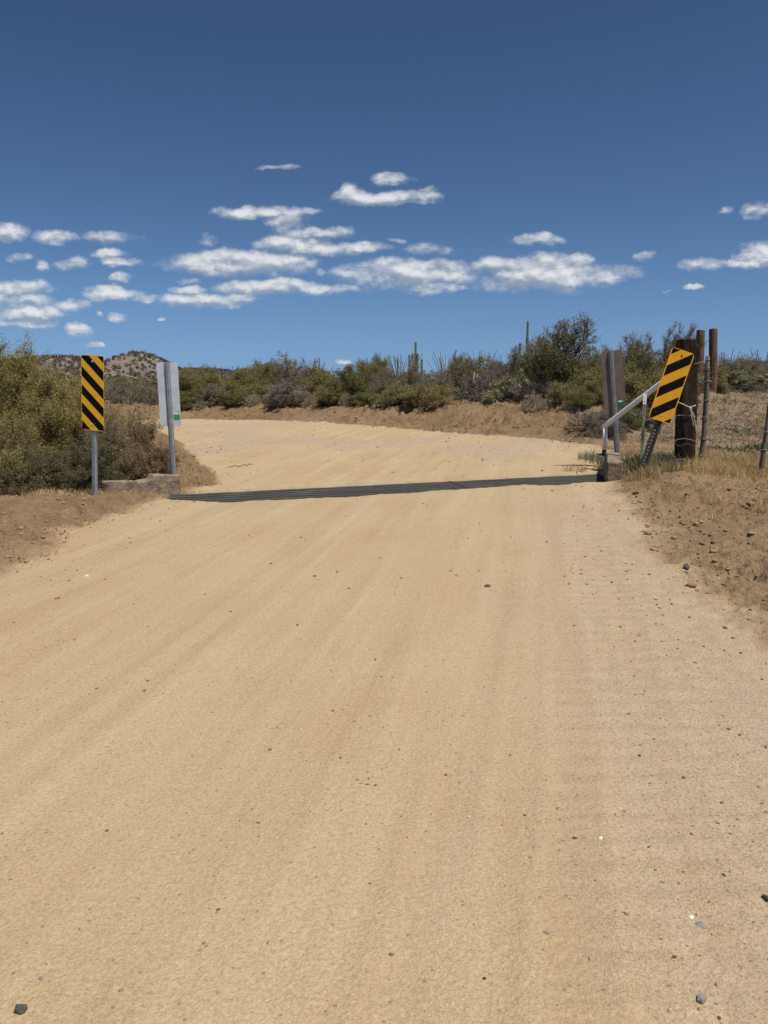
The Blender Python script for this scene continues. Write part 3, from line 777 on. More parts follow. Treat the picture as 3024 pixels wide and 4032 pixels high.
PROTO = {}
def proto(key, mleaf, mstem, **kw):
    SV, SF, LV, LF, v = shrub(**kw)
    sm = mesh_np(key + '_stems', SV, SF, mstem)
    lm = mesh_np(key + '_foliage', LV, LF, mleaf, attrs={'v': v}) if LV is not None else None
    PROTO[key] = (sm, lm, kw['Rr'], kw['Hh'])
def plant(key, name, x, y, label, cat='shrub', scale=(1, 1), rot=0.0, group=None, z=None, parts=('stems', 'foliage')):
    sm, lm, r, hh = PROTO[key]
    zz = H(x, y) - 0.03 if z is None else z
    t = thing(name, (x, y, zz), label, cat, group or {'shrub': 'shrubs on the far bank', 'dry shrub': 'small dry shrubs on the crest of the bank', 'tree': 'mesquite trees right of the road', 'bush': 'bushes at the left roadside'}[cat], (0, 0, rot)); t.scale = (scale[0], scale[0], scale[1])
    link(parts[0], sm, t)
    if lm: link(parts[1], lm, t)
    return t

# kinds of far shrub, unit-ish size
for q in range(3):
    proto('green%d' % q, M_GREEN, M_BARK, seed=10 + q, Rr=1.0, Hh=1.3, stems=15, k1=9, k2=9, k3=3, leaf=0.052, nleaf=9, asp=2.8, srad=0.022, el=(8, 80), leafr=0.17, wob=0.2)
for q in range(2):
    proto('dark%d' % q, M_DKGREEN, M_BARK, seed=20 + q, Rr=1.0, Hh=1.2, stems=15, k1=9, k2=9, k3=3, leaf=0.05, nleaf=9, asp=2.6, srad=0.022, el=(5, 80), leafr=0.17, wob=0.2)
for q in range(2):
    proto('olive%d' % q, M_OLIVE, M_BARKGRN, seed=30 + q, Rr=1.0, Hh=1.5, stems=14, k1=10, k2=9, k3=3, leaf=0.07, nleaf=6, asp=5, srad=0.02, el=(25, 85), leafr=0.13, wob=0.15, upb=0.12)
for q in range(3):
    proto('grey%d' % q, M_GREYLEAF, M_BARKGREY, seed=40 + q, Rr=1.0, Hh=1.3, stems=15, k1=8, k2=7, k3=4, leaf=0.045, nleaf=4, asp=3.2, srad=0.022, el=(10, 82), leafr=0.06, wob=0.22, spread=0.6, thin=1.15)
for q in range(2):
    proto('purple%d' % q, M_GREYLEAF, M_BARKPUR, seed=50 + q, Rr=1.0, Hh=1.2, stems=18, k1=9, k2=8, k3=4, leaf=0.04, nleaf=2, asp=3.5, srad=0.026, el=(5, 80), leafr=0.05, wob=0.26, spread=0.7, thin=1.3)
proto('pale', M_TAN, M_BARKTAN, seed=60, Rr=0.5, Hh=0.45, stems=30, k1=7, k2=5, leaf=0.04, nleaf=5, asp=3.2, srad=0.007, el=(3, 85), wob=0.12, leafr=0.05)
proto('yellow', M_YEL, M_BARKTAN, seed=61, Rr=0.6, Hh=0.55, stems=30, k1=8, k2=5, leaf=0.05, nleaf=7, asp=3.2, srad=0.007, el=(3, 85), wob=0.12, leafr=0.08)
proto('tree0', M_DKGREEN, M_BARK, seed=74, Rr=1.6, Hh=2.6, stems=8, k1=9, k2=8, k3=4, leaf=0.055, nleaf=7, asp=2.6, srad=0.05, el=(25, 82), wob=0.24, spread=0.6, leafr=0.11, upb=0.04, tmin=0.2)
proto('tree1', M_GREEN, M_BARK, seed=75, Rr=1.4, Hh=2.6, stems=10, k1=8, k2=8, k3=4, leaf=0.05, nleaf=7, asp=3.0, srad=0.04, el=(38, 88), wob=0.17, spread=0.45, leafr=0.08, upb=0.13, tmin=0.2)

def onto_bank(px, Y):
    """step back from the camera until the spot is on top of the bank"""
    for _ in range(60):
        x = (px - 1512) / 3000.0 * Y
        if float(sdist(np.array([x]), np.array([Y]), low_poly)[0]) > 2.0: break
        Y += 0.15
    return Y
def by_px(px, top, Y):
    """world x for a column seen at px, and height over the ground to reach the surveyed top"""
    p = at(px, top, Y); return p.x, p.z - H(p.x, Y)
def put(key, name, px, top, Y, wid, label, cat='shrub', parts=('stems', 'foliage'), seed=None):
    """wid: full width in metres"""
    x, hh = by_px(px, top, Y)
    _, _, r, h0 = PROTO[key]
    return plant(key, name, x, Y, label, cat, (wid / 2 / r, hh / h0), rot=(px * 1.7 + Y) % 6.28, parts=parts)

# ---- shrubs and trees behind the far bank, left to right
BAND = [
 # key, name, px, top, Y, width, label
 ('green1','shrub',455,1487,36,2.2,'green shrub on the far bank seen just right of the striped marker'),
 ('grey0','shrub',525,1492,33,2.6,'grey leafless shrub between the striped marker and the silver sign, below the rounded hill'),
 ('grey1','shrub',590,1530,31,1.6,'low grey shrub touching the left edge of the silver sign'),
 ('olive0','shrub',760,1462,34,2.4,'yellow-green shrub standing immediately right of the silver sign'),
 ('olive1','shrub',812,1446,36,2.0,'narrow olive shrub with a pointed top, left of the leftmost ocotillo'),
 ('dark0','shrub',752,1535,28.5,1.9,'dark green shrub at the bank edge right beside the silver sign'),
 ('grey2','shrub',850,1512,29,1.9,'grey-brown shrub between two dark green ones on the left of the bank'),
 ('green0','shrub',905,1495,34,2.6,'mid green shrub below the leftmost ocotillo'),
 ('dark1','shrub',945,1535,28.8,1.8,'low dark green shrub in front of the big yellow-green clump'),
 ('olive0','shrub',1000,1432,36,3.2,'large yellow-green clump, widest of its colour, left of middle'),
 ('olive1','shrub',1085,1424,35,2.6,'yellow-green shrub rising just left of the tallest brown-olive one'),
 ('green2','shrub',1040,1500,30,1.9,'green shrub below the large yellow-green clump'),
 ('grey0','shrub',1165,1404,33,2.9,'tall brown-olive shrub directly left of the fan-shaped ocotillo'),
 ('purple0','shrub',1160,1500,27,2.3,'purple-grey leafless shrub, darkest thing on the bank left of middle'),
 ('green1','shrub',1260,1452,32,2.1,'green shrub in the dip between the fan-shaped ocotillo and the rounded dark bush'),
 ('dark0','shrub',1385,1446,26.5,2.0,'rounded dark green bush at the middle of the far bank'),
 ('green2','shrub',1320,1500,25.8,1.6,'bright green bush at the left foot of the rounded dark bush'),
 ('olive0','shrub',1465,1408,31,2.1,'yellow-green bush with spiky top right of the rounded dark bush'),
 ('dark1','shrub',1440,1545,24.5,1.1,'small dark green bush low on the bank beside the rounded dark bush'),
 ('grey1','shrub',1530,1455,29,2.0,'grey twiggy shrub left of the cactus with arms'),
 ('green0','shrub',1560,1512,24,1.7,'olive-green spreading bush below the grey twiggy shrub'),
 ('grey2','shrub',1640,1440,31,2.7,'grey-green shrub at the foot of the cactus with arms'),
 ('green1','shrub',1660,1530,22.8,1.5,'low olive bush left of the yellow dry clump'),
 ('grey0','shrub',1745,1450,29,2.6,'wide grey shrub right of the cactus with arms'),
 ('olive1','shrub',1822,1402,30,1.9,'olive shrub standing above its neighbours between two ocotillos'),
 ('purple1','shrub',1905,1462,24,2.0,'tangled purple-grey dead shrub holding a pale bare stub'),
 ('grey1','shrub',1905,1412,30,2.6,'grey-mauve shrub with feathery top behind the tangled dead one'),
 ('purple0','shrub',1990,1404,26,2.2,'purple-grey shrub at the left edge of the big mesquite'),
 ('green2','shrub',2085,1465,22.5,1.5,'olive bush under the left branches of the big mesquite'),
 ('purple1','shrub',2120,1500,20.5,1.6,'brown-grey thicket in the shade below the big mesquite'),
 ('grey2','shrub',2040,1400,27,2.0,'grey bush below the shortest cactus stub'),
 ('green0','shrub',2295,1440,18.6,1.5,'dense green bush filling the space left of the brown sign'),
 ('green1','shrub',2330,1500,17.8,1.0,'fine-leaved green bush touching the brown sign panel'),
 ('grey0','shrub',2220,1500,19.3,1.3,'grey twiggy bush on the bank below the big mesquite trunk'),
 ('green2','shrub',2480,1440,18.0,1.8,'green bush seen through the white pipe and the T-post'),
 ('dark1','shrub',2440,1590,16.3,1.0,'low dark bush right behind the post of the brown sign'),
 ('purple0','shrub',2530,1600,16.6,1.0,'brown twiggy bush below the white pipe rail'),
 ('green0','shrub',2620,1440,19.5,2.0,'green bush behind the tilted striped marker'),
 ('green1','shrub',2720,1430,22,1.9,'green bush showing between the thick dark post and the tall brown posts'),
 ('grey1','shrub',2880,1424,24,2.0,'grey-green brush immediately right of the taller brown post'),
 ('olive1','shrub',2935,1408,25,1.7,'pale yellow-green bush under the top barbed wire'),
 ('grey2','shrub',2985,1418,24,2.0,'grey brush at the right edge of the picture behind the wires'),
 ('purple1','shrub',2960,1500,22.3,2.2,'dark brown brush low on the rise at the right edge'),
 ('green2','shrub',2830,1480,23,1.3,'small green bush between the two tall brown posts'),
 ('grey0','shrub',3060,1430,25,2.4,'grey brush cut by the right edge of the picture'),
 ('green0','shrub',2395,1405,21.5,2.6,'broad green bush spreading behind the top of the brown sign'),
 ('green2','shrub',2555,1392,22.0,2.8,'broad green bush filling the gap between the brown sign and the tilted marker'),
 ('green1','shrub',2190,1420,23.5,2.4,'broad green bush in the shade left of the big mesquite'),
 ('olive0','shrub',2690,1405,23.0,1.8,'olive bush peeping out above the tilted marker, left of the dark post'),
 ('purple1','shrub',2352,1610,15.9,1.2,'dark brown dead brush spilling down the bank left of the brown sign post'),
 ('purple0','shrub',2395,1640,15.2,0.9,'dark dead brush low on the bank right behind the bottom of the brown panel'),
]
for (k, nm, px, top, Y, wd, lab) in BAND:
    if px < 2300: Y2 = onto_bank(px, Y); wd *= Y2 / Y; Y = Y2
    put(k, nm, px, top, Y, wd, lab)
put('tree0', 'mesquite_tree', 2262, 1262, 21.5, 3.3, 'big airy dark green mesquite tree rising left of the brown sign', 'tree', ('trunk', 'crown'))
put('tree0', 'mesquite_tree', 2120, 1350, 23.5, 1.9, 'lower left neighbour of the big mesquite, in front of the tall cactus', 'tree', ('trunk', 'crown'))
put('tree1', 'mesquite_tree', 2640, 1283, 20.8, 1.5, 'upright pale green tree behind the thick dark post', 'tree', ('trunk', 'crown'))
put('tree1', 'mesquite_tree', 2520, 1312, 20.0, 1.6, 'feathery green tree between the brown sign and the tilted marker', 'tree', ('trunk', 'crown'))
put('tree1', 'mesquite_tree', 2425, 1360, 19.6, 1.5, 'green tree directly behind the brown sign', 'tree', ('trunk', 'crown'))

# small pale and yellow shrubs along the crest of the bank
for (k, px, py, Y, wd, hh, lab) in [
    ('pale', 800, 1628, 26.3, 0.75, 0.35, 'smallest pale dry shrub, farthest left on the crest of the bank'),
    ('pale', 998, 1612, 26.0, 0.85, 0.38, 'pale dry shrub on the crest, second from the silver sign'),
    ('pale', 1070, 1605, 25.6, 0.80, 0.48, 'greyish dry shrub touching the left side of the rounded pale pair'),
    ('pale', 1120, 1605, 25.0, 0.95, 0.50, 'rounded pale grey shrub below the dark purple-grey one'),
    ('pale', 1188, 1600, 25.2, 0.95, 0.52, 'pale whitish shrub beside the reddish hump of the bank'),
    ('pale', 1360, 1604, 23.8, 0.45, 0.40, 'small tan shrub in front of the rounded dark green bush'),
    ('yellow', 1722, 1618, 20.6, 1.05, 0.52, 'straw-yellow rounded shrub on the bank below the cactus with arms'),
    ('yellow', 1672, 1610, 21.8, 0.7, 0.55, 'olive-yellow shrub left of the straw-yellow one'),
    ('pale', 2100, 1600, 19.2, 0.65, 0.40, 'tan dry shrub on the bank under the left of the big mesquite')]:
    Y = onto_bank(px, Y - 0.3) - 0.35; p = at(px, py, Y); z = H(p.x, Y)
    _, _, r, h0 = PROTO[k]
    plant(k, 'dry_shrub', p.x, Y, lab, 'dry shrub', (wd / 2 / r, hh / h0 * 1.15), rot=px % 6)

# ---- ocotillos
def ocotillo(px, top, Y, wd, n, lab, seed):
    rng = np.random.default_rng(seed); x, hh = by_px(px, top, Y)
    az = rng.uniform(0, 2 * np.pi, n); out = rng.uniform(0.15, 1.0, n) * wd / 2
    T = []
    for a, o in zip(az, out):
        t = np.linspace(0, 1, 9)
        hz = hh * rng.uniform(0.78, 1.0) 
        r = o * (0.35 * t + 0.65 * t ** 1.6)
        w = rng.normal(0, 0.012, (9, 2)).cumsum(0) * t[:, None]
        T.append(np.stack([np.cos(a) * r + w[:, 0], np.sin(a) * r + w[:, 1], hz * t * (1 - 0.06 * t)], 1))
    T = np.array(T); V, F = tubes3(T, np.full(n, 0.030), np.full(n, 0.012), 4)
    P, D, L = kids(rng, T, np.full(n, 1.0), 16, 0.15, 0.8, 0.07)
    C, LF = leaves(rng, P, 0.05, 2.0, D=D)
    t = thing('ocotillo', (x, Y, H(x, Y) - 0.03), lab, 'ocotillo', 'ocotillos on the skyline')
    link('stems', mesh_np('ocotillo_stems', V, F, M_BARKGREY), t)
    link('foliage', mesh_np('ocotillo_foliage', C, LF, M_GREYLEAF, attrs={'v': rng.uniform(0, 0.5, len(C))}), t)
ocotillo(880, 1420, 38, 2.0, 12, 'thin grey ocotillo, leftmost of the fans of bare stems', 1)
ocotillo(1243, 1390, 36, 2.0, 13, 'grey ocotillo whose stems open in a clear fan above the left brush', 2)
ocotillo(1570, 1372, 38, 2.6, 18, 'dense ocotillo immediately left of the cactus with arms', 3)
ocotillo(1610, 1380, 39, 1.6, 9, 'smaller ocotillo half hidden by the cactus with arms', 4)
ocotillo(1755, 1364, 37, 2.6, 17, 'wide ocotillo immediately right of the cactus with arms', 5)
ocotillo(1898, 1362, 37, 1.8, 11, 'ocotillo halfway between the armed cactus and the big mesquite', 6)
ocotillo(2868, 1352, 32, 2.0, 15, 'ocotillo fanning out right of the taller brown post', 7)
ocotillo(3012, 1345, 32, 1.4, 9, 'ocotillo cut by the right edge of the picture', 8)
ocotillo(1440, 1385, 38, 1.6, 8, 'sparse ocotillo above the spiky yellow-green bush', 9)

# ---- saguaros
def ribbed(pts, rad, ribs=12):
    prof = []
    for k in range(ribs * 2):
        an = math.pi * k / ribs; r = 1.0 if k % 2 == 0 else 0.82
        prof.append((math.cos(an) * r, math.sin(an) * r))
    return tube_geo(pts, rad, prof=prof)
def column_pts(base, top, r, lean=0.0, pinch=()):
    n = 16; P = []; Rr = []
    for i in range(n + 1):
        t = i / n; z = base[2] + (top - base[2]) * t
        P.append((base[0] + lean * t, base[1], z)); rr = r * (0.86 + 0.14 * math.sin(t * 9 + r * 30))
        for pc in pinch:
            if abs(t - pc) < 0.03: rr *= 0.84
        Rr.append(rr)
    for a in (0.35, 0.7, 0.9, 0.99):
        P.append((P[n][0], base[1], top + r * math.sin(math.acos(1 - a)) * 0.9)); Rr.append(max(r * 0.03, r * 0.9 * (1 - a)))
    return P, Rr
def saguaro(px, top, Y, rad, arms, lab, lean=0.0, pinch=()):
    x, hh = by_px(px, top, Y)
    t = thing('saguaro', (x, Y, H(x, Y) - 0.05), lab, 'saguaro cactus', 'saguaros on the skyline')
    P, Rr = column_pts((0, 0, 0), hh - rad, rad, lean, pinch); V, F = ribbed(P, Rr)
    mb = MB(); mb.add(V, F); link('trunk', mb.mesh('saguaro_trunk', M_CACTUS), t)
    for (dx, zb, zt, r, dy) in arms:
        P = [(0, 0, zb)]; Rr = [r * 0.7]
        for i in range(1, 7):
            an = i / 6 * math.pi / 2
            P.append((dx * math.sin(an), dy * math.sin(an), zb + abs(dx) * 0.55 * (1 - math.cos(an)))); Rr.append(r * (0.75 + 0.25 * i / 6))
        z0 = P[-1][2]
        for i in range(1, 8): P.append((dx, dy, z0 + (zt - z0) * i / 7)); Rr.append(r * (1 + 0.05 * math.sin(i * 2)))
        for a in (0.4, 0.75, 0.97): P.append((dx, dy, zt + r * math.sin(math.acos(1 - a)))); Rr.append(r * (1 - a))
        V, F = ribbed(P, Rr, 9); mb = MB(); mb.add(V, F); link('arm', mb.mesh('saguaro_arm', M_CACTUS), t)
SY = 40.0; pxm = SY / 3000.0
x0, h0 = by_px(1637, 1340, SY)
saguaro(1637, 1340, SY, 0.082, [(-0.155 * 1.0, h0 - 2.0, h0 - 0.62, 0.055, 0.0), (0.10, h0 - 1.9, h0 - 0.66, 0.060, -0.08), (-0.32, h0 - 1.8, h0 - 0.70, 0.055, 0.05), (0.32, h0 - 1.9, h0 - 0.92, 0.062, 0.0)],
        'saguaro cactus with several upright arms around one trunk, near the middle', pinch=(0.86,))
saguaro(2079, 1258, 42, 0.085, [(-0.36, 1.9, by_px(2079, 1355, 42)[1], 0.075, 0.1)], 'tallest saguaro, a slender spire just left of the big mesquite', pinch=(0.72,))
saguaro(2123, 1316, 41, 0.075, [], 'shorter armless saguaro between the tallest one and the big mesquite')
saguaro(2916, 1402, 36, 0.09, [], 'short saguaro stub poking above the brush right of the tall brown posts')

# ---- cholla
def cholla(px, py, Y, hh, wd, lab, seed, n=9):
    rng = np.random.default_rng(seed); p = at(px, py, Y); x = p.x
    az = rng.uniform(0, 2 * np.pi, n); e = np.radians(rng.uniform(35, 85, n))
    D = np.stack([np.cos(az) * np.cos(e), np.sin(az) * np.cos(e), np.sin(e)], 1)
    L0 = np.full(n, hh * 0.7) * rng.uniform(0.6, 1, n)
    T0 = grow(rng, np.zeros((n, 3)), D, L0, 5, 0.25, 0.05)
    P1, D1, L1 = kids(rng, T0, L0, 6, 0.35, 0.8, 0.32, 0.1); T1 = grow(rng, P1, D1, L1, 2, 0.2, 0.05)
    P2, D2, L2 = kids(rng, T1, L1, 4, 0.3, 0.9, 0.7, 0.1); T2 = grow(rng, P2, D2, L2, 2, 0.2, 0.0)
    V0, F0 = tubes3(T0, np.full(n, 0.03), np.full(n, 0.02), 6)
    V1, F1 = tubes3(T1, np.full(len(T1), 0.026), np.full(len(T1), 0.024), 6)
    V2, F2 = tubes3(T2, np.full(len(T2), 0.024), np.full(len(T2), 0.018), 6)
    VV = np.concatenate([V1, V2]); FF = np.concatenate([F1, F2 + len(V1)])
    cen = np.concatenate([T1.reshape(-1, 3), T2.reshape(-1, 3)]); cen = np.repeat(cen, 10, 0) + rng.normal(0, 0.028, (len(cen) * 10, 3))
    SV, SFc = leaves(rng, cen, 0.045, 5)
    allv = np.concatenate([VV, SV]); s = np.array([wd / 2 / np.percentile(np.hypot(allv[:, 0], allv[:, 1]), 97)] * 2 + [hh / allv[:, 2].max()])
    t = thing('cholla', (x, Y, H(x, Y) - 0.02), lab, 'cholla cactus', 'chollas in the scrub')
    link('stems', mesh_np('cholla_stems', V0 * s, F0, M_BARK), t)
    link('joints', mesh_np('cholla_joints', np.concatenate([VV, SV]) * s, [np.concatenate([FF, SFc + len(VV)])], M_YELG, attrs={'v': rng.uniform(0, 1, len(VV) + len(SV))}), t)
M_YELG = leaf_mat('cholla_joint', (0.22, 0.21, 0.10), (0.32, 0.30, 0.16), (0.46, 0.42, 0.27), 0.1)
cholla(2040, 1560, 21.2, 1.1, 1.5, 'pale spiny cholla cactus left below the big mesquite', 5, 11)
cholla(1945, 1600, 20.8, 0.45, 0.7, 'low cholla cactus in front of the tangled dead shrub', 6, 7)
cholla(2925, 1530, 22.5, 0.8, 1.4, 'straggly yellowish cholla cactus behind the barbed wire at the right', 7, 9)
mb = MB(); mb.tube([(0, 0, 0), (0.02, 0, 0.25), (-0.03, 0, 0.5), (0.0, 0, 0.72)], [0.05, 0.04, 0.035, 0.012], 7); mb.tube([(0.0, 0, 0.45), (0.08, 0.02, 0.58), (0.10, 0.02, 0.66)], [0.03, 0.02, 0.008], 6)
p = at(1862, 1480, 24.0)
tag(link('dead_stump', mb.mesh('dead_stump', M_BARKTAN, True), loc=(p.x, 23.6, p.z - 0.6)), 'pale bare broken stub standing in the tangled dead shrub', 'stump')

# ---- far scrub mass (stuff)
def merge_instances(keys, pos, rng, smin, smax, hscale=1.0, leaf_only=True):
    out = {}
    Vs, Fs, Vv = [], [], []; off = 0
    for p in pos:
        k = keys[rng.integers(len(keys))]; lm = PROTO[k][1]
        n = len(lm.vertices); co = np.empty(n * 3, np.float32); lm.vertices.foreach_get('co', co); co = co.reshape(-1, 4, 3)
        v = np.empty(n, np.float32); lm.attributes['v'].data.foreach_get('value', v); v = v.reshape(-1, 4)
        sel = rng.random(len(co)) < 0.10
        c = co[sel]; cm = c.mean(1, keepdims=True); s = rng.uniform(smin, smax); a = rng.uniform(0, 6.28)
        Rm = np.array([[math.cos(a), -math.sin(a), 0], [math.sin(a), math.cos(a), 0], [0, 0, 1]])
        c = ((cm * np.array([s, s, s * hscale]) + (c - cm) * 3.2 * s) @ Rm.T) + p
        Vs.append(c.reshape(-1, 3)); Vv.append(np.clip(v[sel].ravel() * 0.6 + rng.uniform(-0.1, 0.4), 0, 1)); Fs.append(np.arange(c.shape[0] * 4).reshape(-1, 4) + off); off += c.shape[0] * 4
    return np.concatenate(Vs), np.concatenate(Fs), np.concatenate(Vv)
rng = np.random.default_rng(7)
def scatter_far(n, y0, y1, lo=-0.42, hi=0.55):
    yy = rng.uniform(y0, y1, n); xx = yy * rng.uniform(lo, hi, n)
    z, _, _, dl = terrain(xx, yy, False); ok = dl > 3.0
    return np.stack([xx, yy, np.where(yy > 60, z * (1 - sst(60, 160, yy)) + .9 * sst(60, 160, yy), z) - 0.05], 1)[ok]
V, F, v = merge_instances(['green0', 'olive0', 'olive1', 'green1'], scatter_far(120, 36, 75), rng, 0.65, 1.05, 0.9)
tag(link('distant_green_scrub', mesh_np('distant_green_scrub', V, F, M_GREEN, attrs={'v': v})), 'mass of green desert scrub filling the distance behind the bank', 'scrub', kind='stuff')
V, F, v = merge_instances(['grey0', 'grey1', 'green0'], scatter_far(130, 34, 75), rng, 0.6, 1.0, 0.85)
tag(link('distant_grey_scrub', mesh_np('distant_grey_scrub', V, F, M_GREYLEAF, attrs={'v': v})), 'mass of grey-brown desert scrub filling the distance behind the bank', 'scrub', kind='stuff')
# hillside scrub
n = 26000
hx = rng.uniform(-150, 260, n); hy = rng.uniform(195, 430, n); hz = hill_z(hx, hy) + 0.4
ok = (hz > 0.8) & ((hx < 30) | (hx > 120)) & (rng.random(n) < 0.45 + 0.6 * sst(0.4, 0.6, fbm(hx, hy, 0.13, 3, 93))); hx, hy, hz = hx[ok], hy[ok], hz[ok]
cn = np.repeat(np.stack([hx, hy, hz], 1), 22, 0); sz = np.repeat(0.18 + 0.5 * rng.random(len(hx)) ** 2, 22)[:, None]
cn = cn + rng.normal(0, 1, cn.shape) * sz * np.array([0.9, 0.9, 0.5]) + np.array([0, 0, 0.35])
V, F = leaves(rng, cn, 0.55, 1.4)
tag(link('hillside_scrub', mesh_np('hillside_scrub', V, F, M_HSCRUB, attrs={'v': np.repeat(rng.uniform(0, 0.9, len(cn)), 4)})), 'dark scrub dotting the rocky hillsides', 'scrub', kind='stuff')

# ---------------------------------------------------------------- near left bushes
proto('bigbush', M_NEAR, M_BARK, seed=101, Rr=2.35, Hh=2.25, stems=24, k1=12, k2=10, k3=6, leaf=0.032, nleaf=13, asp=3.4, srad=0.030, el=(-4, 85), wob=0.17, leafr=0.10, spread=0.5, base_r=0.5, upb=0.03)
plant('bigbush', 'mesquite_bush', -7.15, 12.7, 'large feathery green bush filling the left edge of the picture', 'bush')
proto('bush2', M_NEAR, M_BARK, seed=102, Rr=1.1, Hh=1.5, stems=22, k1=11, k2=9, k3=5, leaf=0.030, nleaf=11, asp=3.2, srad=0.02, el=(-4, 85), wob=0.18, leafr=0.10, base_r=0.3)
plant('bush2', 'mesquite_bush', -5.25, 11.9, 'dark green bush behind the upright striped marker', 'bush')
proto('bush3', M_DRYDK, M_BARK, seed=103, Rr=0.62, Hh=0.85, stems=40, k1=9, k2=8, k3=4, leaf=0.022, nleaf=4, asp=3.0, srad=0.010, el=(5, 85), wob=0.18, leafr=0.06, base_r=0.2)
plant('bush3', 'twiggy_bush', -4.05, 10.75, 'dark twiggy bush at the foot of the upright striped marker', 'bush')
plant('bush3', 'twiggy_bush', -4.75, 10.45, 'dark twiggy undergrowth left of the marker post, below the green bush', 'bush', scale=(1.1, 0.75), rot=2.0)
plant('bush3', 'twiggy_bush', -6.3, 10.9, 'dark twiggy undergrowth at the foot of the green bush on the left edge', 'bush', scale=(1.3, 0.75), rot=4.0)
proto('bush4', M_DRY, M_BARKTAN, seed=104, Rr=0.78, Hh=1.0, stems=70, k1=11, k2=9, k3=4, leaf=0.022, nleaf=4, asp=2.2, srad=0.007, el=(4, 80), wob=0.13, leafr=0.05, base_r=0.15, upb=0.02)
plant('bush4', 'dry_bush', -3.92, 11.5, 'brown dried-out bush arching over the left concrete kerb between the two left signs', 'bush')
proto('bush5', M_NEAR, M_BARK, seed=105, Rr=1.3, Hh=1.3, stems=20, k1=10, k2=9, k3=4, leaf=0.030, nleaf=11, asp=3.2, srad=0.02, el=(-6, 80), wob=0.18, leafr=0.10, base_r=0.3)
plant('bush5', 'mesquite_bush', -5.45, 10.55, 'lower green bush in front of the large feathery one at the left', 'bush', scale=(0.9, 0.8))
plant('bush5', 'mesquite_bush', -6.45, 12.0, 'green bush between the large feathery bush and the upright striped marker', 'bush', scale=(0.95, 1.25), rot=1.2)
plant('bush2', 'mesquite_bush', -6.05, 13.3, 'tall green bush farther back, just right of the large feathery one at the left', 'bush', scale=(1.25, 1.06), rot=2.6)
# bare twig tip above the large bush
mb = MB(); mb.tube([(0, 0, 0), (0.05, 0, 0.6), (0.02, 0, 1.2), (0.12, 0, 1.7), (0.20, 0, 2.35), (0.22, 0, 2.62)], [0.03, 0.025, 0.018, 0.012, 0.008, 0.003], 5)
mb.tube([(0.12, 0, 1.75), (0.22, 0, 2.1), (0.36, 0, 2.28), (0.44, 0, 2.27)], [0.012, 0.010, 0.007, 0.003], 5)
mb.tube([(0.17, 0, 2.1), (0.30, 0, 2.42), (0.31, 0, 2.6)], [0.008, 0.006, 0.002], 5); mb.tube([(0.2, 0, 2.3), (0.12, 0, 2.5), (0.13, 0, 2.66)], [0.008, 0.006, 0.002], 5)
tag(link('dead_branch', mb.mesh('dead_branch', M_BARKGREY), loc=(-6.75, 12.9, 0)), 'bare grey branch sticking up above the bush at the left edge', 'branch')

# ---------------------------------------------------------------- sign posts, panels
def rounded_panel(w, hgt, r, th=0.003):
    P = []
    for cx, cz, a0 in ((w / 2 - r, hgt / 2 - r, 0), (-w / 2 + r, hgt / 2 - r, 90), (-w / 2 + r, -hgt / 2 + r, 180), (w / 2 - r, -hgt / 2 + r, 270)):
        for k in range(6): a = R(a0 + k * 18); P.append((cx + r * math.cos(a), cz + r * math.sin(a)))
    n = len(P); V = [(x, -th / 2, z) for x, z in P] + [(x, th / 2, z) for x, z in P]
    F = [tuple(range(n)), tuple(range(2 * n - 1, n - 1, -1))] + [(i, i + n, (i + 1) % n + n, (i + 1) % n) for i in range(n)]
    return np.array(V), F
def u_channel(z0, z1, holes=True, sc=1.0):
    """hat-section post, open toward +Y"""
    prof = [(-.040, .0), (-.026, .0), (-.015, -.024), (.015, -.024), (.026, .0), (.040, .0), (.040, -.005), (.029, -.005), (.018, -.030), (-.018, -.030), (-.029, -.005), (-.040, -.005)]
    n = len(prof); V = [(x * sc, y * sc, z0) for x, y in prof] + [(x * sc, y * sc, z1) for x, y in prof]
    F = [(i, (i + 1) % n, (i + 1) % n + n, i + n) for i in range(n)]
    F += [(0, 11, 10, 1), (1, 10, 9, 2), (2, 9, 8, 3), (3, 8, 7, 4), (4, 7, 6, 5)]
    F += [tuple(i + n for i in f[::-1]) for f in F[-5:]]
    return np.array(V), F
def holes_geo(z0, z1, y, step=0.0254, r=0.0048):
    V = []; F = []; z = z0; k = 0
    while z < z1:
        b = len(V)
        for a in range(8): V.append((r * math.cos(a * math.pi / 4), y, z + r * math.sin(a * math.pi / 4)))
        F.append(tuple(range(b, b + 8))); z += step
    return np.array(V), F
def sign(loc, rotz, lean, panel_mat, w, hgt, zc, post_top, label, cat, front=-1, leanx=0.0, post_mat=None, extras=None, name='sign', rivets=True, post_y=0.0, bury=0.15, psc=1.0, pturn=0.0):
    t = thing(name, loc, label, cat, 'road signs beside the cattle guard', rot=(leanx, lean, rotz))
    V, F = u_channel(-bury, post_top, sc=psc)
    if pturn:
        cs, sn = math.cos(pturn), math.sin(pturn); V = V @ np.array([[cs, sn, 0], [-sn, cs, 0], [0, 0, 1]])
    po = link('post', MB().add(V, F).mesh('post', post_mat or M_GALV), t, (0, post_y, 0))
    V, F = holes_geo(0.05, post_top - 0.01, -0.0312 if front < 0 else 0.0, r=0.0055)
    if front > 0: V[:, 1] = -0.0228 * psc
    link('bolt_holes', MB().add(V, F).mesh('bolt_holes', M_HOLE), po)
    V, F = rounded_panel(w, hgt, 0.038)
    pn = link('panel', MB().add(V, F).mesh('panel', panel_mat), t, (0, (-0.036 if front < 0 else -0.036), zc))
    return t, pn, po
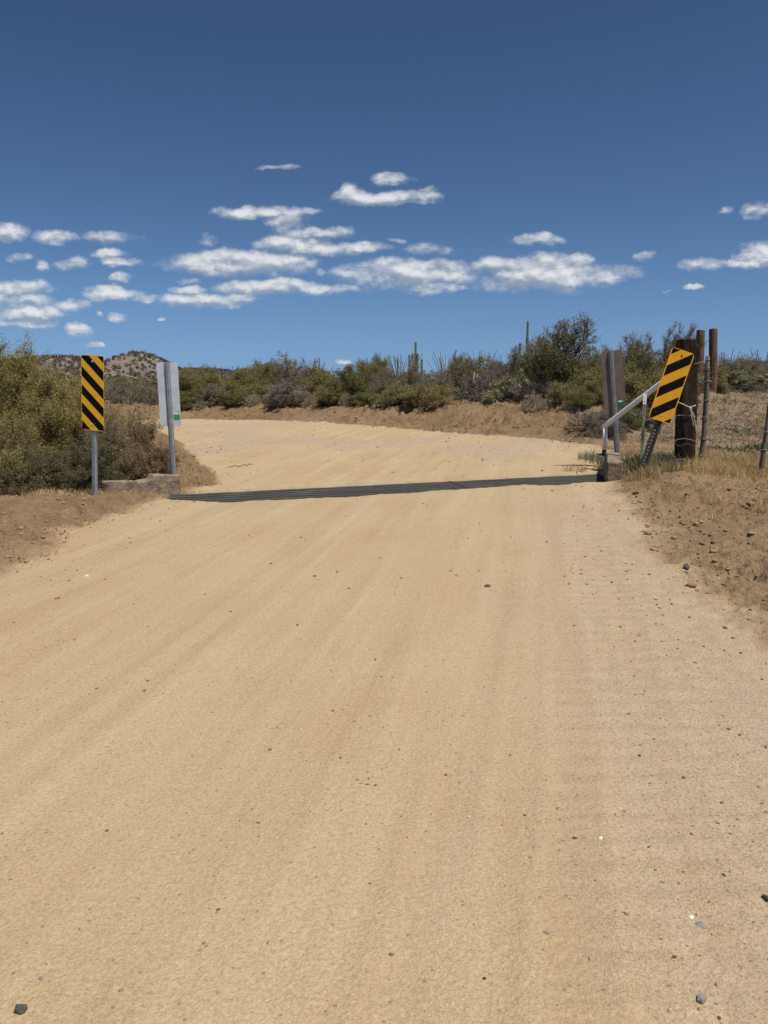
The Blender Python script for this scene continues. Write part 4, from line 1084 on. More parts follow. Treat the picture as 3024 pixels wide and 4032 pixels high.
def disc(r, n=12, th=0.004):
    V = [(r * math.cos(2 * math.pi * k / n), -th, r * math.sin(2 * math.pi * k / n)) for k in range(n)] + [(r * math.cos(2 * math.pi * k / n), 0, r * math.sin(2 * math.pi * k / n)) for k in range(n)]
    return MB().add(np.array(V), [tuple(range(n)), tuple(range(2 * n - 1, n - 1, -1))] + [(i, i + n, (i + 1) % n + n, (i + 1) % n) for i in range(n)])

# left object marker
d_l = 9.5
pb = at(374, 1950, d_l); zb = H(pb.x, d_l)
ptop = at(374, 1400, d_l).z; pbot = at(374, 1692, d_l).z; zc = (ptop + pbot) / 2
t, pn, po = sign((pb.x, d_l, zb), R(-12), R(3.7), M_MARKL, 0.305, 0.914, zc - zb, ptop - zb - 0.03, 'upright yellow and black striped marker on a galvanised post at the left roadside', 'road sign', name='object_marker')
for dz in (0.385, -0.385):
    link('bolt', disc(0.013).mesh('bolt', M_BOLT), pn, (0.0, -0.0015, dz))

# silver sign seen from behind
d_s = 11.15
pb = at(686, 1890, d_s); zb = H(pb.x, d_s) 
ptop = at(659, 1430, d_s).z; pbot = at(665, 1674, d_s).z
def back_sign(loc, rotz, lean, pm, w, hgt, zc, ptop, label, stick, sgn_off, pmat=None):
    t = thing('road_sign', loc, label, 'road sign', 'road signs beside the cattle guard', rot=(0, lean, rotz))
    V, F = u_channel(-0.2, ptop); V[:, 1] *= 1
    po = link('post', MB().add(V, F).mesh('post', pmat or M_GALV), t, (0, 0, 0))
    V, F = holes_geo(0.1, ptop - 0.01, -0.0312, r=0.006)
    link('bolt_holes', MB().add(V, F).mesh('bolt_holes', M_HOLE), po)
    V, F = rounded_panel(w, hgt, 0.04)
    pn = link('panel', MB().add(V, F).mesh('panel', pm), t, (sgn_off, 0.006, zc))
    st = link('sticker', MB().box((0, 0, 0), (0.088, 0.001, 0.075)).mesh('sticker', stick), pn, (0.094, -0.0028, -hgt / 2 + 0.125))
    st['label'] = 'green square sticker'
    link('label_strip', MB().box((0, 0, 0), (0.062, 0.001, 0.022)).mesh('label_strip', M_WHITE), pn, (0.080, -0.0028, -hgt / 2 + 0.183))
    return t, pn, po
t, pn, po = back_sign((pb.x, d_s, zb), R(4), R(-0.8), M_ALU, 0.300, 0.914, (ptop + pbot) / 2 - zb, ptop - zb + 0.012,
    'silver unpainted back of a narrow sign with a green sticker, beyond the left concrete kerb', M_STICK, 0.0)
link('label_strip', MB().box((0, 0, 0), (0.055, 0.001, 0.012)).mesh('label_strip', M_WHITE), pn, (0.085, -0.0028, -0.445))
hl = link('bullet_hole', disc(0.017, th=0.003).mesh('bullet_hole_rim', M_WHITE), pn, (0.118, -0.0016, -0.238)); link('hole', disc(0.009, th=0.002).mesh('hole', M_HOLE), hl, (0, -0.003, 0))
link('bullet_hole', disc(0.010, th=0.002).mesh('bullet_hole_light', M_WHITE), pn, (-0.050, -0.0016, -0.185))  # white disc painted as daylight coming through the hole

# brown sign seen from behind
d_b = 11.25
pb = at(2437, 1800, d_b); zb = H(pb.x, d_b)
ptop = at(2404, 1381, d_b).z; pbot = at(2430, 1628, d_b).z
t, pn, po = back_sign((pb.x, d_b, zb), R(-6), R(-6.6), M_BROWN, 0.31, 0.92, (ptop + pbot) / 2 - zb, ptop - zb,
    'brown painted back of a narrow sign leaning left, behind the right concrete block', M_STICKD, 0.012, M_GALVDK)

# tilted object marker
d_m = 9.75
C = (at(2645, 1378, d_m) + at(2738, 1397, d_m) + at(2639, 1660, d_m) + at(2554, 1638, d_m)) / 4
upv = (at(2645, 1378, d_m) - at(2554, 1638, d_m)); wv_ = (at(2738, 1397, d_m) - at(2645, 1378, d_m))
upn = upv.normalized()
# axis in the picture plane plus yaw that shears the outline
ax_up = Vector((upn.x, 0.02, upn.z)).normalized()
ax_w = Vector((1.0, 0.15, -0.205 * 1.0)); ax_w = (ax_w - ax_up * ax_w.dot(ax_up)).normalized()
ax_n = ax_up.cross(ax_w) * -1.0                      # points away from the camera
Mrot = Matrix((ax_w, ax_w.cross(ax_up) * -1, ax_up)).transposed()
if Mrot.determinant() < 0: Mrot = Matrix((ax_w, ax_w.cross(ax_up), ax_up)).transposed()
TL = 0.457 + 0.58
base = C - ax_up * TL
t = thing('object_marker', base, 'tilted yellow and black striped marker leaning against the thick dark post', 'road sign', 'road signs beside the cattle guard')
t.rotation_euler = Mrot.to_euler()
V, F = rounded_panel(0.322, 0.914, 0.038)
pn = link('panel', MB().add(V, F).mesh('panel', M_MARKR), t, (0, -0.0, TL))
V, F = u_channel(-0.25, TL + 0.42)
V = V * np.array([1.35, -1.2, 1])
po = link('post', MB().add(V, [f[::-1] for f in F]).mesh('post', M_DKSTEEL_SHADE), t, (-0.0, 0.006, 0)); po['label'] = 'dark leaning channel post with bolt holes'
hole_me = MB().add(*holes_geo(0, 0.01, 0.0, r=0.008)).mesh('bolt_hole', M_BOLT)
for k in range(14): link('bolt_hole', hole_me, po, (0, 0.0235, -0.04 + 0.045 * k))
for dz in (0.385, -0.385):
    link('bolt', disc(0.013).mesh('bolt', M_RUST if dz > 0 else M_BOLT), pn, (0.0, -0.0015, dz))

# ---------------------------------------------------------------- concrete
def lumpy_box(L, Wd, Hg, seed, mat, name, amp=0.02, topf=None):
    nx, ny, nz = int(L / 0.02) + 1, int(Wd / 0.02) + 1, int(Hg / 0.02) + 1
    import bmesh
    bm = bmesh.new(); bmesh.ops.create_cube(bm, size=1.0)
    bmesh.ops.subdivide_edges(bm, edges=[e for e in bm.edges if abs((e.verts[0].co - e.verts[1].co).x) > .5], cuts=max(2, nx), use_grid_fill=True)
    bmesh.ops.subdivide_edges(bm, edges=[e for e in bm.edges if abs((e.verts[0].co - e.verts[1].co).y) > .5], cuts=max(2, ny), use_grid_fill=True)
    bmesh.ops.subdivide_edges(bm, edges=[e for e in bm.edges if abs((e.verts[0].co - e.verts[1].co).z) > .5], cuts=max(2, nz), use_grid_fill=True)
    for v_ in bm.verts:
        c = v_.co.copy(); p = Vector((c.x * L, c.y * Wd, (c.z + 0.5) * Hg))
        edge = sum(1 for q in (abs(c.x), abs(c.y), abs(c.z)) if q > 0.49)
        nn = mnoise.noise_vector(p * 7 + Vector((seed, 0, 0))) * amp + mnoise.noise_vector(p * 26 + Vector((seed, 0, 0))) * amp * 0.5
        if edge >= 2: nn += (Vector((0, 0, Hg / 2)) - p).normalized() * (0.010 + 0.02 * abs(mnoise.noise(p * 9)))
        if topf and c.z > -0.49: p.z += topf(p.x) * (c.z + 0.5)
        v_.co = p + nn
    me = bpy.data.meshes.new(name); bm.to_mesh(me); bm.free(); me.materials.append(mat); return me
A = at(402, 1956, 9.9); B = at(684, 1930, 10.55)
L = math.hypot(B.x - A.x, B.y - A.y) + 0.05; ang = math.atan2(B.y - A.y, B.x - A.x)
me = lumpy_box(L, 0.19, 0.32, 3, M_CONC, 'kerb', 0.012, lambda x: 0.015 * math.sin(x * 9) + (0.03 if x > 0.12 else 0.0) - (0.02 if -0.1 < x < 0.1 else 0))
tag(link('concrete_kerb', me, loc=((A.x + B.x) / 2 + 0.02, (A.y + B.y) / 2 + 0.09, min(A.z, B.z) - 0.13), rot=(0, 0, ang)), 'rough earth-stained concrete kerb at the left end of the cattle guard', 'concrete kerb')
# right block
zf = float(base_z(3.0, 9.9))
FB = at(2418, 1888, 9.85); BK = at(2410, 1781, 11.15)
L = math.hypot(BK.x - FB.x, BK.y - FB.y); ang = math.atan2(BK.y - FB.y, BK.x - FB.x)
topz = at(2418, 1818, 9.85).z
me = lumpy_box(L, 0.205, topz - FB.z + 0.1, 8, M_CONC, 'block', 0.007)
tag(link('concrete_block', me, loc=((FB.x + BK.x) / 2, (FB.y + BK.y) / 2, FB.z - 0.1), rot=(0, 0, ang)), 'sunlit concrete block at the right end of the cattle guard, under the white pipe', 'concrete block')

# ---------------------------------------------------------------- cattle guard
GW = 1.30
gang = math.atan2(gdir[1], gdir[0])
gz0 = float(base_z(GFL[0], GFL[1])) - 0.05; gz1 = float(base_z(GFR[0], GFR[1])) - 0.05
gt = thing('cattle_guard', (GFL[0], GFL[1], gz0), 'dark steel cattle guard grid crossing the sandy road', 'cattle guard', rot=(0, -math.atan2(gz1 - gz0, GLEN), gang))
nr = 14
rail = MB()
prof_w = 0.072; pitch = GW / nr
for k in range(nr):
    y = -0.03 - k * pitch
    zj = (-0.005, 0.003, -0.002, 0.002)[k % 4]
    m = MB(); m.tube([(0.0, y, -0.04 + zj), (GLEN, y, -0.04 - zj * 0.3)], 0.04, prof=[(-.9, -.95), (.9, -.95), (.9, .3), (.62, .8), (0, 1), (-.62, .8), (-.9, .3)][::1])
    link('rail', m.mesh('rail', M_RAIL), gt)
for s_ in (0.0, GLEN * 0.26, GLEN * 0.5, GLEN * 0.735, GLEN - 0.1):
    m = MB(); m.box((s_ + 0.05, -GW / 2, -0.165), (0.10, GW, 0.17)); link('cross_beam', m.mesh('cross_beam', M_DKSTEEL_SHADE), gt)
m = MB(); m.box((GLEN * 0.655, -GW / 2, 0.0025), (0.018, GW * 1.02, 0.006), rz=R(8)); link('seam_strip', m.mesh('seam_strip', M_DKSTEEL_SHADE), gt)
m = MB(); m.box((GLEN / 2, 0.025, -0.06), (GLEN, 0.02, 0.11)); link('frame_edge', m.mesh('frame_edge', M_DKSTEEL_SHADE), gt)
# dark strip added to imitate the shade on the block's road side
m = MB(); P0 = at(2381, 1880, 9.83); P1 = at(2379, 1790, 9.83)
m.box((P0.x + 0.004, 9.83, (P0.z + P1.z) / 2 - 0.01), (0.022, 0.05, abs(P1.z - P0.z) + 0.03))
tag(link('block_shade_strip', m.mesh('block_shade_strip', M_DKSTEEL_SHADE)), 'dark strip added as the shade between the cattle guard and the right concrete block', 'shade strip')

# ---------------------------------------------------------------- pipe brace
PA = at(2381, 1678, 11.0); PBt = at(2664, 1462, 10.15)
pbase = at(2390, 1790, 11.0)
t = thing('pipe_brace', (PA.x, PA.y, pbase.z), 'flaking white pipe rail sloping up from the right concrete block to the thick dark post', 'pipe rail')
off = Vector((PA.x, PA.y, pbase.z))
def curve_pts(a, b, n=14, amp=0.004, sag=0.0, seed=0):
    rg = random.Random(seed); out = []
    for i in range(n + 1):
        q = i / n; p_ = a.lerp(b, q); out.append(p_ + Vector((rg.uniform(-amp, amp), rg.uniform(-amp, amp), rg.uniform(-amp, amp) - sag * 4 * q * (1 - q))))
    return out
m = MB(); m.tube([p_ - off for p_ in curve_pts(PA + (PA - PBt).normalized() * 0.02, PBt, 10, 0.002)], 0.037, 12); link('rail', m.mesh('rail', M_WHITEPAINT, True), t)
m = MB(); m.tube([(0.012, 0, 0.07), (0.01, 0, PA.z - pbase.z)], 0.034, 12); link('post', m.mesh('post', M_WHITEPAINT, True), t)
m = MB(); m.tube([(0.012, 0, -0.02), (0.012, 0, 0.10)], 0.033, 12); m.box((0.0, 0, 0.0), (0.13, 0.10, 0.018)); link('collar', m.mesh('collar', M_RUST), t)
# far-left matching pipe top seen over the dry bush
pf = at(447, 1660, 15.5)
m = MB(); m.tube([(0, 0, -0.6), (0, 0, -0.03), (0.01, 0, 0.06)], 0.035, 10); m.tube([(0, 0, 0.055), (0.02, 0, 0.16)], 0.03, 8)
tag(link('pipe_stub', m.mesh('pipe_stub', M_WHITEPAINT, True), loc=pf), 'short white pipe end showing above the dried-out bush', 'pipe')

# ---------------------------------------------------------------- wooden posts
def round_post(loc, hgt, r, mat, label, name='fence_post', cat='fence post', lean=(0, 0), seed=0, square=0.0, taper=0.0, rag=0.012, wire=0):
    rg = np.random.default_rng(seed); n = 26; sides = 28; V = []; F = []
    for i in range(n + 1):
        q = i / n; z = -0.3 + (hgt + 0.3) * q
        for k in range(sides):
            a = 2 * math.pi * k / sides; rr = r
            if square: rr = r / (abs(math.cos(a)) ** square + abs(math.sin(a)) ** square) ** (1 / square)
            g_ = mnoise.noise(Vector((math.cos(a) * 6, math.sin(a) * 6, z * 1.2 + seed * 7)))
            crack = -0.02 * r / 0.1 * max(0, mnoise.noise(Vector((k * 0.9, seed, z * 0.8))) - 0.28)
            rr *= 1 - taper * q + 0.055 * g_; rr += crack * 2
            zz = z
            if i == n: zz += mnoise.noise(Vector((math.cos(a) * 2, math.sin(a) * 2, seed))) * rag * 2; rr *= 0.97
            V.append((rr * math.cos(a) + lean[0] * q + 0.01 * math.sin(z * 3 + seed), rr * math.sin(a) + lean[1] * q, zz))
    for i in range(n):
        for k in range(sides): k2 = (k + 1) % sides; F.append((i * sides + k, i * sides + k2, (i + 1) * sides + k2, (i + 1) * sides + k))
    c = len(V); V.append((lean[0], lean[1], hgt + 0.004))
    for k in range(sides): F.append((n * sides + k, n * sides + (k + 1) % sides, c))
    me = MB().add(np.array(V), F).mesh(name, mat)
    return tag(link(name, me, loc=loc), label, cat, 'wooden posts of the right-hand fence')
d_p = 10.25
pb = at(2706, 1868, d_p); pt = at(2701, 1338, d_p); zb = H(pb.x, d_p); zb = pb.z
round_post((pb.x + 0.0, d_p, zb), pt.z - zb, 0.116, M_TIE, 'thick dark creosoted railway-tie post behind the tilted marker', lean=(pt.x - pb.x, 0), seed=4, square=5, rag=0.006)
d_t = 20.4
for (bx, by, tx, ty, lab, sd) in ((2746, 1556, 2760, 1297, 'tall round brown post, left of the two behind the fence and leaning right', 5), (2806, 1553, 2810, 1292, 'tall round brown post, right and straighter of the two behind the fence', 6)):
    b_ = at(bx, by, d_t); tp = at(tx, ty, d_t); zz = H(b_.x, d_t)
    round_post((b_.x, d_t, zz - 0.02), tp.z - zz, 0.107, M_POST, lab, lean=(tp.x - b_.x, 0), seed=sd, taper=0.03)

# crooked stay with wire wraps
d_y = 10.3
path = [(2754, 1900), (2757, 1840), (2764, 1780), (2772, 1720), (2776, 1650), (2780, 1590), (2783, 1520), (2784, 1450), (2786, 1402)]
pp = [at(a, b, d_y) for a, b in path]; org = Vector((pp[0].x, d_y, H(pp[0].x, d_y)))
t = thing('fence_post', org, 'thin crooked weathered branch post wrapped with wire, right of the thick dark post', 'fence post')
m = MB(); rr = [0.040, 0.040, 0.038, 0.034, 0.036, 0.034, 0.033, 0.030, 0.026]
m.tube([p_ - org for p_ in pp], rr, 12); link('wood', m.mesh('wood', M_STAY, True), t)
for (wy, s_) in ((1416, .028), (1448, .032), (1455, .032), (1500, .034), (1574, .036), (1642, .037), (1650, .037), (1722, .038), (1728, .038), (1790, .040)):
    i_ = next(j for j in range(len(path) - 1) if path[j][1] >= wy >= path[j + 1][1]); q = (path[i_][1] - wy) / (path[i_][1] - path[i_ + 1][1])
    c = pp[i_].lerp(pp[i_ + 1], q) - org
    m = MB(); m.tube([(c.x + (s_ + .004) * math.cos(a * math.pi / 6), c.y + (s_ + .004) * math.sin(a * math.pi / 6), c.z + 0.006 * math.sin(a * math.pi / 6 + 1)) for a in range(13)], 0.0045, 5, cap=False)
    link('wire_wrap', m.mesh('wire_wrap', M_WIREG), t)
# next stay at right edge
d_r = 10.1
path = [(2990, 1905), (2998, 1850), (3008, 1770), (3018, 1700), (3030, 1600), (3040, 1500), (3046, 1430)]
pp2 = [at(a, b, d_r) for a, b in path]; org = Vector((pp2[0].x, d_r, H(pp2[0].x, d_r)))
t = thing('fence_post', org, 'weathered leaning branch post cut by the right edge of the picture', 'fence post')
m = MB(); m.tube([p_ - org for p_ in pp2], [0.036, 0.036, 0.033, 0.030, 0.028, 0.026, 0.024], 12); link('wood', m.mesh('wood', M_STAY, True), t)
for j in (1, 2, 3): 
    c = pp2[j] - org; m = MB(); m.tube([(c.x + .038 * math.cos(a * math.pi / 6), c.y + .038 * math.sin(a * math.pi / 6), c.z) for a in range(13)], 0.0045, 5, cap=False); link('wire_wrap', m.mesh('wire_wrap', M_WIREG), t)

# T-post
d_g = 10.4
pt = at(2540, 1550, d_g); pb = at(2541, 1880, d_g); zb = pb.z
t = thing('t_post', (pt.x, d_g, zb), 'slim pale green steel T-post with a white tip below the white pipe', 'fence post')
prof = [(-.022, -.004), (.022, -.004), (.022, .0), (.003, .0), (.003, .030), (-.003, .030), (-.003, .0), (-.022, .0)]
def extr(prof, z0, z1):
    n = len(prof); V = [(x, y, z0) for x, y in prof] + [(x, y, z1) for x, y in prof]
    F = [(i, (i + 1) % n, (i + 1) % n + n, i + n) for i in range(n)] + [tuple(range(n))[::-1], tuple(range(n, 2 * n))]
    return np.array(V), F
HT = pt.z - zb
m = MB(); m.add(*extr(prof, -0.2, HT - 0.14)); 
for k in range(18): m.box((0, -0.006, 0.1 + k * 0.055), (0.008, 0.006, 0.02))
link('shaft', m.mesh('shaft', M_TGREEN), t); m = MB(); m.add(*extr([(a * 1.03, b * 1.03) for a, b in prof], HT - 0.14, HT)); link('painted_tip', m.mesh('painted_tip', M_WHITEPAINT), t)

# ---------------------------------------------------------------- wires
def wire(pts, label, name='barbed_wire', cat='wire', barbs=True, r=0.0032, seed=0, mat=None, step=0.11):
    rg = random.Random(seed); P = []
    for a, b in zip(pts[:-1], pts[1:]):
        n = max(2, int((b - a).length / 0.03))
        for i in range(n): P.append(a.lerp(b, i / n))
    P.append(pts[-1])
    # smooth then wobble
    for _ in range(3): P = [P[0]] + [(P[i - 1] + P[i] * 2 + P[i + 1]) / 4 for i in range(1, len(P) - 1)] + [P[-1]]
    org = P[0].copy()
    Q = [p_ - org + Vector((0, rg.uniform(-.003, .003), rg.uniform(-.0035, .0035))) for p_ in P]
    m = MB(); m.tube(Q, r, 5)
    if barbs:
        acc_ = 0
        for i in range(1, len(Q) - 1):
            acc_ += (Q[i] - Q[i - 1]).length
            if acc_ > step:
                acc_ = 0
                for _ in range(2):
                    dv = Vector((rg.uniform(-.4, .4), rg.uniform(-1, 1), rg.uniform(-1, 1))).normalized() * 0.017
                    m.tube([Q[i] - dv, Q[i] + dv], 0.0022, 4)
                m.tube([Q[i] - Vector((.008, 0, 0)), Q[i] + Vector((.008, 0, 0))], 0.0065, 5)
    return tag(link(name, m.mesh(name, mat or M_WIRE), loc=org), label, cat, 'wires of the right-hand fence')
K = lambda lst, d0, d1: [at(2250 + a / 2.1434, 1200 + b / 2.1434, d0 + (d1 - d0) * i / (len(lst) - 1)) for i, (a, b) in enumerate(lst)]
wire(K([(1140, 560), (1250, 575), (1400, 566), (1560, 558), (1690, 562), (1800, 560)], 10.3, 10.1), 'topmost barbed wire strand running right from the crooked post', seed=1)
wire(K([(1120, 640), (1180, 648), (1260, 672), (1380, 690), (1560, 712), (1800, 700)], 10.3, 10.1), 'second barbed wire strand from the top, sagging right of the crooked post', seed=2)
wire(K([(1110, 802), (1240, 800), (1400, 812), (1520, 836), (1660, 838), (1800, 830)], 10.3, 10.1), 'third barbed wire strand, crossing in front of the stony rise', seed=3)
wire(K([(1100, 958), (1200, 975), (1330, 1010), (1480, 1042), (1660, 1044), (1800, 1040)], 10.3, 10.1), 'fourth barbed wire strand, ending low on the post at the right edge', seed=4)
wire(K([(1085, 1112), (1145, 1125), (1190, 1158), (1250, 1158), (1300, 1180), (1420, 1200), (1520, 1175), (1640, 1110)], 10.3, 10.1), 'kinked slack barbed wire strand above the green weeds', seed=5)
wire(K([(1075, 1262), (1130, 1272), (1180, 1305), (1260, 1318), (1360, 1350), (1460, 1392), (1560, 1420), (1640, 1415), (1760, 1420)], 10.3, 10.1), 'lowest barbed wire strand, drooping to the foot of the right-edge post', seed=6)
wire(K([(1272, 812), (1280, 860), (1292, 945)], 10.25, 10.25), 'short wire stay hanging from the third barbed strand', barbs=False, seed=7, name='wire_stay')
wire(K([(500, 905), (560, 940), (610, 962), (650, 970), (760, 968), (860, 945), (910, 932), (975, 930), (1050, 945)], 10.5, 10.05), 'barbed wire running from the T-post under the tilted marker to the thick dark post', seed=8, mat=M_WIREG)
wire(K([(880, 1310), (935, 1305), (975, 1298), (1020, 1320), (1060, 1340), (1100, 1335)], 10.08, 10.2), 'barbed wire end wrapped low round the thick dark post', seed=9, mat=M_WIREG)
wire(K([(868, 1150), (900, 1132), (960, 1128), (1020, 1140), (1040, 1150)], 10.07, 10.07), 'plain wire loop halfway down the thick dark post', barbs=False, seed=10, name='wire_loop', mat=M_WIREG)
wire(K([(868, 1150), (880, 1180), (905, 1200), (930, 1185), (970, 1165), (1000, 1185), (1045, 1190)], 10.07, 10.07), 'dark wire dangling in an arc on the thick dark post', barbs=False, seed=11, name='wire_loop')
wire(K([(1040, 500), (1080, 488), (1125, 478)], 10.1, 10.3), 'short wire joining the thick dark post top to the crooked post', barbs=False, seed=12, name='wire_tie', mat=M_WIREG)
m = MB()
def rope(pts, r, seed):
    rg = random.Random(seed); Q = []
    for a, b in zip(pts[:-1], pts[1:]):
        for i in range(4): Q.append(a.lerp(b, i / 4) + Vector((rg.uniform(-.004, .004), 0, rg.uniform(-.004, .004))))
    Q.append(pts[-1]); return Q
rp = K([(905, 825), (960, 848), (1000, 868), (1048, 848)], 10.08, 10.08); org = rp[0].copy()
m.tube([q - org for q in rope(rp, 0, 1)], 0.0085, 6)
for sd, ends in enumerate(([(1000, 868), (1020, 900), (1035, 960), (1050, 1040), (1055, 1090)], [(1000, 868), (1010, 920), (1022, 980), (1030, 1030)], [(1000, 866), (1030, 930), (1045, 1000), (1048, 1060)], [(1000, 866), (1015, 900), (1018, 960)])):
    rq = K(ends, 10.06, 10.06); m.tube([q - org for q in rope(rq, 0, sd + 3)], 0.006, 5)
m.tube([rp[2] - org + Vector((-.014, -.01, .012)), rp[2] - org + Vector((.016, -.012, -.02))], 0.014, 7)
tag(link('rope', m.mesh('rope', M_ROPE, True), loc=org), 'frayed pale rope knotted round the thick dark post with loose ends hanging', 'rope')
# hook-like scrap on top wire at far right
m = MB(); hk = K([(1560, 492), (1575, 478), (1590, 480), (1582, 510), (1600, 525), (1625, 520), (1640, 500)], 10.1, 10.1); org = hk[0].copy()
m.tube([q - org for q in rope(hk, 0, 9)], 0.006, 5); tag(link('bent_wire', m.mesh('bent_wire', M_WIRE), loc=org), 'bent dark wire end curling above the topmost strand at the right edge', 'wire')

# ---------------------------------------------------------------- rocks
def rock_geo(seed, sub=3, flat=0.6, cuts=13):
    import bmesh
    rg = np.random.default_rng(seed); bm = bmesh.new(); bmesh.ops.create_icosphere(bm, subdivisions=sub, radius=1.0)
    V = np.array([v_.co for v_ in bm.verts]); F = [tuple(v_.index for v_ in f.verts) for f in bm.faces]; bm.free()
    for _ in range(cuts):
        nrmv = nrm(rg.normal(0, 1, 3)); d = rg.uniform(0.45, 0.85); t_ = V @ nrmv - d
        V = V - np.outer(np.maximum(t_, 0), nrmv)
    V = V * np.array([rg.uniform(.8, 1.2), rg.uniform(.6, .9), flat * rg.uniform(.8, 1.1)])
    return V, F
def rock(px, py, wpx, mat, label, seed, flat=0.6, lean=0.0):
    p_ = ray_hit(px, py, lambda a, b: terrain(np.array([a]), np.array([b]))[0][0]); s_ = wpx / 3000.0 * p_[1] / 2 * (1.0 + 0.10)
    if py > 3000: s_ = wpx / 3000.0 * np.linalg.norm(p_ - np.array([0, 0, CAMH])) / 2 * 1.08
    V, F = rock_geo(seed, 3, flat); m = MB(); m.add(V * s_, F)
    return tag(link('rock', m.mesh('rock', mat), loc=(p_[0], p_[1], float(H(p_[0], p_[1])) + s_ * flat * 0.28), rot=(0, lean, (seed * 1.3) % 6.28)), label, 'rock', 'loose rocks on the road and its shoulders')
ROCKS = [
 (78, 3975, 44, M_RKDARK, 'sharp black rock in the bottom left corner of the road', .75),
 (2764, 3940, 52, M_RKGREY, 'blocky grey rock near the bottom right corner of the road', .7),
 (2762, 3644, 38, M_RKGREY, 'flat grey stone beside a small pale one at the lower right', .5),
 (2722, 3612, 20, M_RKWHITE, 'small pale stone just above the flat grey one at the lower right', .5),
 (3014, 3540, 40, M_RKDARK, 'dark rock cut by the right edge in the lower part of the road', .7),
 (2150, 3674, 24, M_RKGREY, 'lone grey stone in the lower road, right of centre', .6),
 (2365, 3300, 20, M_RKWHITE, 'white quartz chip in the middle of the right wheel track', .5),
 (2261, 3302, 16, M_RKDARK, 'small dark stone left of the white quartz chip', .5),
 (1922, 2310, 26, M_RKDARK, 'dark brown stone alone at the middle of the road beyond the tracks', .7),
 (2704, 2234, 36, M_RKDARK, 'dark domed rock at the right road shoulder, largest of the shoulder pair', .7),
 (2762, 2231, 22, M_RKBROWN, 'small brown rock just right of the domed one on the shoulder', .6),
 (343, 2270, 22, M_RKWHITE, 'white stone on the left half of the road before the berm', .5),
 (227, 2356, 24, M_RKBROWN, 'flat brown flake below and left of the white stone', .35),
 (1239, 2270, 18, M_RKBROWN, 'brown stone left of the road middle, farther of two', .6),
 (1170, 2462, 15, M_RKDARK, 'little dark stone left of the road middle, nearer of two', .6),
 (2268, 2231, 15, M_RKWHITE, 'small white stone on the right lane, paired with a grey one', .5),
 (2289, 2260, 17, M_RKGREY, 'small grey stone just below the small white one on the right lane', .5),
 (2371, 2172, 22, M_RKGREY, 'flat grey stone on the right lane nearest the earth berm', .4),
 (2855, 2473, 20, M_RKDARK, 'dark stone on the right shoulder below the berm', .6),
 (2962, 2105, 52, M_RKGREY, 'large grey slab half buried in the right berm', .6),
 (2510, 1944, 44, M_CLOD, 'reddish-brown clod with a dark underside at the top of the right berm', .5),
 (2690, 2052, 36, M_RKBROWN, 'angular tan stone in the middle of the right berm', .6),
 (172, 2135 - 60, 18, M_RKBROWN, 'small brown rock on the left berm', .6),
 (3015, 2944, 22, M_RKBROWN, 'squarish brown stone at the right edge halfway down the road', .7),
 (163, 3853, 20, M_RKGREY, 'small grey pebble up right of the black corner rock', .6),
 (1908, 3852, 20, M_RKDARK, 'small dark chip at the bottom middle of the road', .5),
]
for i, (px, py, w_, mt, lab, fl) in enumerate(ROCKS): 
    o = rock(px, py, w_, mt, lab, 200 + i, fl)
# stick lying on the road beyond the guard
P0 = ray_hit(900, 1842, base_z); P1 = ray_hit(992, 1836, base_z)
m = MB(); a_ = Vector(P0); b_ = Vector(P1); m.tube([(q - a_) for q in curve_pts(a_ + Vector((0, 0, .02)), b_ + Vector((0, 0, .03)), 8, 0.02, seed=4)], 0.007, 6)
tag(link('stick', m.mesh('stick', M_BARK), loc=a_), 'thin dead stick lying on the road beyond the cattle guard', 'stick')

def scatter_stones(pos, size, seed, mat, name, label, cat, vattr, flat=0.6):
    rg = np.random.default_rng(seed); protos = []
    for q in range(6):
        V, F = rock_geo(900 + q, 1, 0.7, 6); protos.append((V, np.array(F)))
    VV = []; FF = []; AA = []; off = 0
    n = len(pos); which = rg.integers(0, 6, n); ang = rg.uniform(0, 6.28, n)
    for q in range(6):
        sel = np.where(which == q)[0]
        if not len(sel): continue
        V, F = protos[q]; c, s_ = np.cos(ang[sel]), np.sin(ang[sel])
        X = V[None] * size[sel][:, None, None] * np.array([1, 1, flat])
        x_ = X[..., 0] * c[:, None] - X[..., 1] * s_[:, None]; y_ = X[..., 0] * s_[:, None] + X[..., 1] * c[:, None]
        X = np.stack([x_, y_, X[..., 2]], -1) + pos[sel][:, None, :]
        VV.append(X.reshape(-1, 3)); FF.append((F[None] + (np.arange(len(sel)) * len(V))[:, None, None] + off).reshape(-1, 3)); AA.append(np.repeat(vattr[sel], len(V))); off += len(sel) * len(V)
    me = mesh_np(name, np.concatenate(VV), np.concatenate(FF), mat, attrs={'v': np.concatenate(AA)})
    return tag(link(name, me), label, cat, kind='stuff')
rg = np.random.default_rng(5)
n = 26000
yy = np.exp(rg.uniform(math.log(1.25), math.log(24), n)); xx = rg.uniform(-1, 1, n) * (0.56 * yy + 0.5)
z, so, dr, dl = terrain(xx, yy); gm = guard_mask(xx, yy)[0]
cl = fbm(xx, yy, 1.1, 3, 123)
keep = (dr < 1.5) & (gm < 0.01) & (rg.random(n) < 0.05 + 0.45 * sst(0.48, 0.72, cl) + 0.30 * (xx > 0.13 * yy + 0.5) + 0.5 * (np.abs(dr) < 0.7))
xx, yy, z = xx[keep], yy[keep], z[keep]; n = len(xx)
sz = 0.0016 * (1 + 0.42 * yy) * (0.45 + rg.pareto(3.3, n)); sz = np.minimum(sz, 0.0045 + 0.0021 * yy)
scatter_stones(np.stack([xx, yy, z + sz * 0.2], 1), sz, 11, M_PEB, 'gravel', 'fine loose gravel scattered over the sandy road', 'gravel', rg.uniform(0, 1, n))
